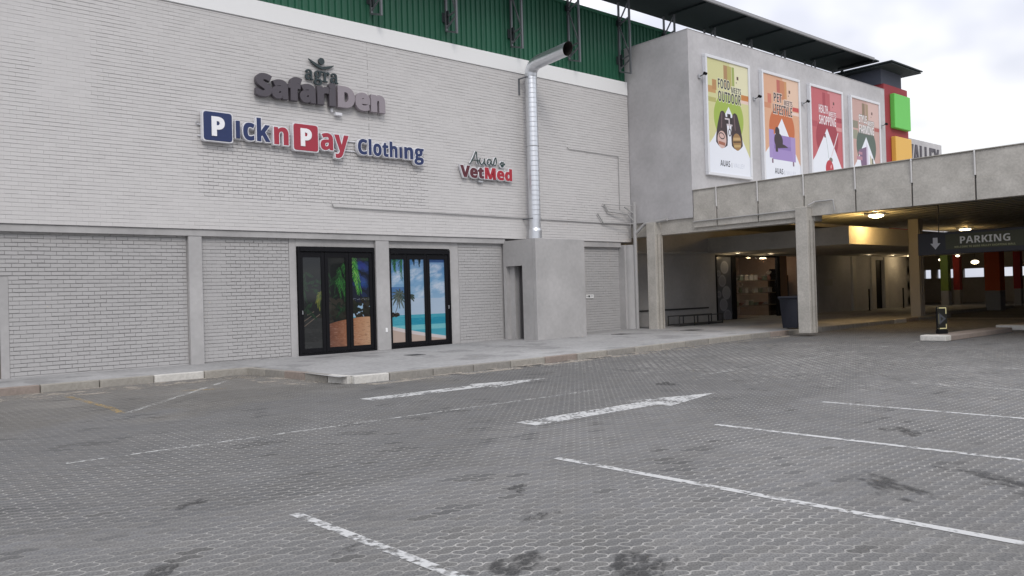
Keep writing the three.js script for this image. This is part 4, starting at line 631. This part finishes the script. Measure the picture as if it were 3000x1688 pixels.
/* ------------------------------------------------ recessed shop front under the wing */
const ZS = -0.5;
{
  const s = thing('glazed_shop', 'dim recessed shop front with black framed glass under the concrete deck', 'shop front');
  const y0 = 0.2, yt = 2.93;
  mesh('wall', [box(21.9, 27.45, 0, 3.97, ZS - 0.3, ZS), box(35.2, 41.2, 0, 3.97, ZS - 0.3, ZS), box(42.1, 45.2, 0, 3.97, ZS - 0.3, ZS), box(27.45, 35.2, yt, 3.97, ZS - 0.3, ZS), box(41.2, 42.1, 2.8, 3.97, ZS - 0.3, ZS)], M.darkWall, s);
  for (const [a, b, z] of [[38.6, 38.95, ZS + 0.12], [40.7, 41.15, ZS + 0.06], [42.15, 42.5, ZS + 0.06]]) mesh('wall_pier', box(a, b, 0.2, 2.95, ZS, z), M.bulk, s);
  mesh('dark_door', rbox(41.2, 42.1, 0.2, 2.8, ZS - 0.2, ZS - 0.1, 0.01), M.black, s);
  mesh('soffit', box(27.15, 45.2, 2.99, 3.05, ZS, 5.2), M.bulk, s);
  mesh('bulkhead', [box(27.0, 27.15, 2.98, 3.6, ZS, 5.35), box(27.15, 45.2, 2.98, 3.6, 5.2, 5.35)], M.bulk, s);
  mesh('soffit_pipe', polyTube([V(21.95, 2.93, -0.2), V(26.98, 2.98, -0.2)], 0.045), M.pipe, s);
  mesh('wall_rail', box(22.4, 26.9, 0.78, 0.84, ZS, ZS + 0.03), M.iron, s);
  mesh('glazing_frame', [box(27.45, 27.53, y0, yt, ZS - 0.1, ZS + 0.02), box(28.55, 28.85, y0, yt, ZS - 0.1, ZS + 0.02), box(32.0, 32.2, y0, yt, ZS - 0.1, ZS + 0.02), box(27.53, 28.55, y0, y0 + 0.08, ZS - 0.1, ZS + 0.02), box(28.85, 32.0, y0, y0 + 0.08, ZS - 0.1, ZS + 0.02), box(27.53, 32.0, yt - 0.08, yt, ZS - 0.1, ZS + 0.03)], M.black, s);
  const dec = canvasTex(160, 420, (g, W, H) => { g.fillStyle = '#5d6068'; g.fillRect(0, 0, W, H); for (const [x, y, r, c] of [[90, 70, 44, '#8b8e96'], [62, 160, 42, '#82858e'], [104, 240, 46, '#92959d'], [70, 320, 44, '#8a8d97'], [110, 395, 44, '#7d808a'], [24, 110, 24, '#757983'], [24, 250, 26, '#777b85']]) { g.fillStyle = c; g.beginPath(); g.arc(x, y, r, 0, 7); g.fill(); g.strokeStyle = '#a9acb4'; g.lineWidth = 3; g.beginPath(); g.arc(x, y, r - 8, 0, 7); g.stroke(); } });
  const g1 = new THREE.BoxGeometry(1.02, yt - y0 - 0.16, 0.012); g1.translate(28.04, (y0 + yt) / 2, ZS - 0.03); mesh('printed_pane', g1, std(0xffffff, { map: dec, roughness: 0.3 }), s);
  mesh('pane', box(28.85, 32.0, y0 + 0.08, yt - 0.08, ZS - 0.045, ZS - 0.035), M.glass, s);
  mesh('timber_post', box(32.2, 32.75, y0, yt, ZS - 0.15, ZS + 0.03), std(lin(0.20, 0.12, 0.075)), s);
  // room behind
  mesh('room_wall', [box(27.4, 35.3, 0, 0.19, -4.6, ZS - 0.3), box(27.4, 35.3, 0.19, 3.2, -4.8, -4.6), box(27.2, 27.4, 0.19, 3.2, -4.6, ZS - 0.3), box(35.2, 35.4, 0.19, 3.2, -4.6, ZS - 0.3), box(27.4, 35.3, 3.1, 3.2, -4.6, ZS - 0.3)], M.darkWall, s);
  for (let i = 0; i < 3; i++) mesh('shelf', box(30.0, 33.3, 0.75 + i * 0.55, 0.79 + i * 0.55, -1.7, -1.25), std(lin(0.24, 0.21, 0.17)), s);
  mesh('shelf_post', [box(29.96, 30.0, 0.19, 2.4, -1.7, -1.25), box(33.3, 33.34, 0.19, 2.4, -1.7, -1.25)], M.black, s);
}
{ // goods on display: each an object
  const kinds = [
    (o, m) => { mesh('vase', new THREE.LatheGeometry([[0.0, 0], [0.06, 0], [0.09, 0.1], [0.05, 0.2], [0.06, 0.24]].map((a) => new THREE.Vector2(...a)), 14), m, o); for (let k = 0; k < 5; k++) { const s = new THREE.IcosahedronGeometry(0.05, 1); s.translate(0.08 * Math.cos(k * 1.3), 0.32 + 0.05 * Math.sin(k * 2.1), 0.08 * Math.sin(k * 1.3)); mesh('flower', s, std(lin(0.6, 0.55, 0.48)), o); } },
    (o, m) => { mesh('box_body', rbox(-0.12, 0.12, 0, 0.18, -0.08, 0.08, 0.01), m, o); mesh('lid', rbox(-0.13, 0.13, 0.18, 0.23, -0.09, 0.09, 0.01), std(lin(0.5, 0.47, 0.42)), o); },
    (o, m) => { mesh('bowl', new THREE.LatheGeometry([[0.0, 0], [0.06, 0], [0.14, 0.08], [0.16, 0.12], [0.15, 0.12], [0.0, 0.03]].map((a) => new THREE.Vector2(...a)), 16), m, o); },
  ];
  const cats = ['vase', 'gift box', 'bowl'], names = ['flower_vase', 'gift_box', 'display_bowl'], cl = ['vase of pale flowers on display shelf behind the shop glass', 'small lidded box on display shelf behind the shop glass', 'shallow bowl on display shelf behind the shop glass'], grp = ['vases behind the shop glass', 'boxes behind the shop glass', 'bowls behind the shop glass'];
  const mats = [std(lin(0.5, 0.45, 0.4)), std(lin(0.38, 0.2, 0.16)), std(lin(0.6, 0.58, 0.55)), std(lin(0.25, 0.3, 0.22))];
  for (let i = 0; i < 3; i++) for (let k = 0; k < 8; k++) { if (hash2(i, k, 9) < 0.15) continue; const t = Math.floor(hash2(i, k, 3) * 3); const o = thing(names[t], cl[t].replace('display shelf', `the ${['lowest', 'middle', 'top'][i]} display shelf`), cats[t], [30.2 + k * 0.38, 0.79 + i * 0.55, -1.46], 0, `${['lower', 'middle', 'top'][i]} shelf ${grp[t]}`); kinds[t](o, mats[Math.floor(hash2(i, k, 5) * 4)]); }
  for (let k = 0; k < 3; k++) { const o = thing('display_rack', 'rack of upright goods seen through the open shop doorway', 'display rack', [34.0 + k * 0.5, 0.2, -1.5 - 0.5 * k], 0, 'racks inside the shop doorway'); mesh('rack_frame', [box(-0.25, 0.25, 0, 0.04, -0.2, 0.2), box(-0.25, -0.22, 0.04, 1.9, -0.2, 0.2), box(0.22, 0.25, 0.04, 1.9, -0.2, 0.2)], M.iron, o); for (let j = 0; j < 4; j++) mesh('goods', rbox(-0.2, 0.2, 0.3 + j * 0.42, 0.58 + j * 0.42, -0.15, 0.15, 0.02), mats[(j + k) % 4], o); }
  const st = thing('display_table', 'low white display table inside the shop window', 'table', [30.2, 0.2, -2.3]); mesh('table_top', rbox(-0.6, 0.6, 0.72, 0.76, -0.3, 0.3, 0.01), std(lin(0.6, 0.6, 0.58)), st); for (const [a, b] of [[-0.55, -0.25], [0.55, -0.25], [-0.55, 0.25], [0.55, 0.25]]) mesh('leg', box(a - 0.02, a + 0.02, 0, 0.72, b - 0.02, b + 0.02), M.iron, st);
  const il = thing('shop_lamp', 'small warm ceiling lamp inside the shop', 'lamp', [33.6, 2.95, -2.2]); mesh('lamp_shade', new THREE.CylinderGeometry(0.12, 0.16, 0.1, 16), M.lamp, il); lampLight(33.6, 2.8, -2.2, 0.9, 0xffb070);
  const il2 = thing('shop_strip_light', 'short white strip light inside the shop window', 'lamp', [31.2, 2.98, -1.0]); mesh('diffuser', rbox(-0.5, 0.5, -0.03, 0.03, -0.06, 0.06, 0.01), M.lampCool, il2); lampLight(31.2, 2.85, -1.0, 0.7, 0xfff0d8);
}
/* ------------------------------------------------ lamps under the deck */
const bulk = (x, y, z, label, I) => { const o = thing('bulkhead_lamp', label, 'lamp', [x, y, z], 0, 'bulkhead lamps under the deck'); const g = new THREE.SphereGeometry(1, 20, 12); g.scale(0.30, 0.075, 0.24); mesh('glass_bowl', g, M.lamp, o); mesh('base', rbox(-0.33, 0.33, 0.03, 0.075, -0.27, 0.27, 0.02), M.galvDull, o); lampLight(x, y - 0.13, z, I, 0xffcf80, 6); };
bulk(27.8, 3.93, 5.94, 'glowing oval bulkhead lamp beside the lit yellow bulkhead', 14);
bulk(39.6, 3.93, 4.45, 'glowing oval bulkhead lamp above the PARKING sign', 3);
const down = (x, z, label, I, c) => { const o = thing('downlight', label, 'downlight', [x, 2.985, z], 0, 'downlights in the shop soffit'); const g = new THREE.CylinderGeometry(0.1, 0.1, 0.02, 20); mesh('lens', g, M.lampCool, o); mesh('trim_ring', (() => { const t = new THREE.TorusGeometry(0.115, 0.015, 6, 24); t.rotateX(Math.PI / 2); return t; })(), M.galvDull, o); if (I) lampLight(x, 2.90, z, I, c ?? 0xffe0ac, 4); };
down(28.3, 0.0, 'round soffit downlight above the printed glass pane', 0.5); down(30.7, 0.0, 'round soffit downlight above the dark shop window', 0.5);
down(38.3, 0.6, 'round soffit downlight left of the dark door', 0.45); down(40.6, 0.7, 'round soffit downlight right of the dark door', 0.6); down(43.2, 0.35, 'round soffit downlight grazing the pale wall near the inner column', 2.4);
const pend = (x, y, z, s, l, I) => { const o = thing('pendant_lamp', l, 'lamp', [x, y, z], 0, 'pendant lamps deep in the parkade'); const g = new THREE.SphereGeometry(s, 18, 10); g.scale(1, 0.55, 1); mesh('globe', g, M.lamp, o); mesh('stem', bar(V(0, s * 0.4, 0), V(0, 3.9 - y, 0), 0.03, true), M.iron, o); if (I) lampLight(x, y - s, z, I, 0xffd090, 5); };
pend(52.5, 2.72, 0.2, 0.22, 'glowing pendant lamp left of the orange column', 1.3); pend(54, 2.72, 2.6, 0.22, 'glowing pendant lamp right of the orange column', 1.3); pend(49.0, 2.86, -0.35, 0.13, 'small glowing pendant lamp above the green column', 0.6); pend(44.5, 2.9, 2.25, 0.1, 'small pendant lamp between green and red columns', 0);
/* ------------------------------------------------ hanging parking sign */
{
  const t = canvasTex(1400, 240, (g, W, H) => {
    g.fillStyle = '#3a3b42'; g.fillRect(0, 0, W, H); g.fillStyle = '#4d4f3c'; g.fillRect(300, 22, 800, 172);
    const arr = (x) => { g.fillStyle = '#e6e7ee'; g.beginPath(); g.moveTo(x - 26, 50); g.lineTo(x + 26, 50); g.lineTo(x + 26, 116); g.lineTo(x + 56, 116); g.lineTo(x, 186); g.lineTo(x - 56, 116); g.lineTo(x - 26, 116); g.fill(); }; arr(190); arr(1215);
    g.fillStyle = '#f2f2ee'; g.textAlign = 'center'; g.font = 'bold 110px sans-serif'; g.save(); g.translate(705, 134); g.scale(1.08, 1); g.fillText('PARKING', 0, 0); g.restore(); g.fillStyle = '#b9b98c'; g.font = 'bold 29px sans-serif'; g.fillText('WELCOME TO AUAS VALLEY SHOPPING MALL', 700, 180);
  });
  const o = thing('hanging_sign', 'long dark hanging sign with white arrow and PARKING lettering under the deck', 'sign', [26, 0, 8.1], -Math.PI / 2);
  const w = 3.75, g = new THREE.BoxGeometry(w, 0.64, 0.02); g.translate(w / 2, 2.74, 0.045); mesh('sign_face', g, std(0xffffff, { map: t, roughness: 0.5 }), o);
  mesh('sign_box', rbox(-0.02, w + 0.02, 2.40, 3.08, -0.06, 0.034, 0.01), std(lin(0.05, 0.05, 0.06)), o);
  for (const x of [0.6, 3.1]) mesh('hanger', bar(V(x, 3.08, 0), V(x, 3.92, 0), 0.03, true), M.iron, o);
}
/* ------------------------------------------------ traffic islands, marker sign, bin, rack, posts */
{
  const isl = thing('traffic_island', 'white painted kerb nose of narrow traffic island with marker sign', 'traffic island', [20.85, gy(21), 10.2]);
  mesh('kerb_nose', rbox(0, 0.35, 0, 0.15, 0, 0.62, 0.03), M.kerbWhite, isl); mesh('island_bed', rbox(0.352, 4.6, 0, 0.13, 0.02, 0.6, 0.02), M.kerbRed, isl);
  const sg = thing('marker_sign', 'small black marker board with pale corner brackets and arrow standing on island', 'sign', [21.9, gy(21.9) + 0.13, 10.32], -0.55);
  const t = canvasTex(96, 200, (g) => { g.fillStyle = '#15150f'; g.fillRect(0, 0, 96, 200); g.strokeStyle = '#e2d9a2'; g.lineWidth = 9; g.beginPath(); g.moveTo(12, 8); g.lineTo(86, 8); g.lineTo(86, 62); g.stroke(); g.beginPath(); g.moveTo(86, 150); g.lineTo(86, 190); g.lineTo(16, 190); g.stroke(); g.strokeStyle = '#8d8a70'; g.lineWidth = 5; g.beginPath(); g.moveTo(10, 60); g.lineTo(10, 150); g.stroke(); g.fillStyle = '#474a52'; g.beginPath(); g.moveTo(16, 52); g.lineTo(84, 104); g.lineTo(16, 156); g.fill(); g.fillStyle = '#23251c'; g.beginPath(); g.moveTo(30, 84); g.lineTo(58, 104); g.lineTo(30, 126); g.fill(); });
  const bd = new THREE.BoxGeometry(0.26, 0.58, 0.012); bd.translate(0, 0.40, 0.032); mesh('board_face', bd, std(0xffffff, { map: t, roughness: 0.5 }), sg); mesh('board', rbox(-0.14, 0.14, 0.1, 0.7, -0.03, 0.026, 0.01), M.black, sg); mesh('foot', rbox(-0.13, 0.13, 0, 0.1, -0.07, 0.07, 0.015), M.black, sg);
  const i2 = thing('traffic_island', 'white kerb end of farther island at the parkade entrance', 'traffic island', [26.1, gy(26), 10.15]);
  mesh('kerb_nose', rbox(0, 0.4, 0, 0.15, 0, 2.6, 0.03), M.kerbWhite, i2); mesh('island_bed', rbox(0.402, 3.4, 0, 0.13, 0.02, 2.6, 0.02), M.kerbRed, i2);
  // wheelie bin
  const b = thing('wheelie_bin', 'dark navy wheelie bin against the middle concrete column', 'bin', [22.9, py(22.9), 5.55], -Math.PI / 2 + 0.15), nv = std(lin(0.016, 0.018, 0.03), { roughness: 0.5 });
  const bg = new THREE.CylinderGeometry(0.5, 0.4, 0.92, 4, 1); bg.rotateY(Math.PI / 4); bg.scale(0.82, 1, 0.95); bg.translate(0, 0.5, 0); bg.computeVertexNormals(); mesh('body', metric(bg), nv, b);
  mesh('lid', rbox(-0.32, 0.32, 0.955, 1.02, -0.38, 0.40, 0.025), nv, b); mesh('rim', rbox(-0.31, 0.31, 0.92, 0.953, -0.36, 0.36, 0.012), nv, b); mesh('handle', bar(V(-0.24, 0.93, -0.4), V(0.24, 0.93, -0.4), 0.035, true), M.iron, b);
  for (const s of [-1, 1]) { const w = new THREE.CylinderGeometry(0.1, 0.1, 0.05, 18); w.rotateZ(Math.PI / 2); w.translate(s * 0.3, 0.1, -0.32); mesh('wheel', w, M.black, b); }
  // low wire rack
  const r = thing('wire_rack', 'low dark metal rack on the pavement behind the first concrete column', 'rack', [23.3, py(24), 0.35]); const rg = [];
  for (const y of [0.04, 0.36]) { rg.push(bar(V(0, y, 0), V(2.6, y, 0), 0.035), bar(V(0, y, 0.5), V(2.6, y, 0.5), 0.035)); } mesh('rail', rg, M.iron, r);
  for (const x of [0, 0.87, 1.74, 2.6]) mesh('upright', [bar(V(x, 0, 0), V(x, 0.38, 0), 0.035), bar(V(x, 0, 0.5), V(x, 0.38, 0.5), 0.035)], M.iron, r);
  mesh('tray', box(0, 2.6, 0.05, 0.07, 0.02, 0.48), M.iron, r);
  for (const [x, z, l] of [[38.5, 0.45, 'thin black post left of the dark door'], [42.2, 0.45, 'thin black post right of the dark door']]) { const q = thing('bollard_post', l, 'post', [x, py(x), z], 0, 'black posts by the dark door'); mesh('post_shaft', new THREE.CylinderGeometry(0.035, 0.035, 1.05, 12).translate(0, 0.525, 0), M.black, q); mesh('foot_plate', new THREE.CylinderGeometry(0.09, 0.09, 0.015, 16).translate(0, 0.0075, 0), M.black, q); }
  const nt = thing('notice', 'pale paper notice on the dark wall right of the middle column', 'notice', [36.4, 1.55, ZS + 0.01]); mesh('sheet', box(-0.4, 0.4, 0, 0.32, 0, 0.008), std(lin(0.4, 0.39, 0.36)), nt);
}
renderer.render(scene, camera);
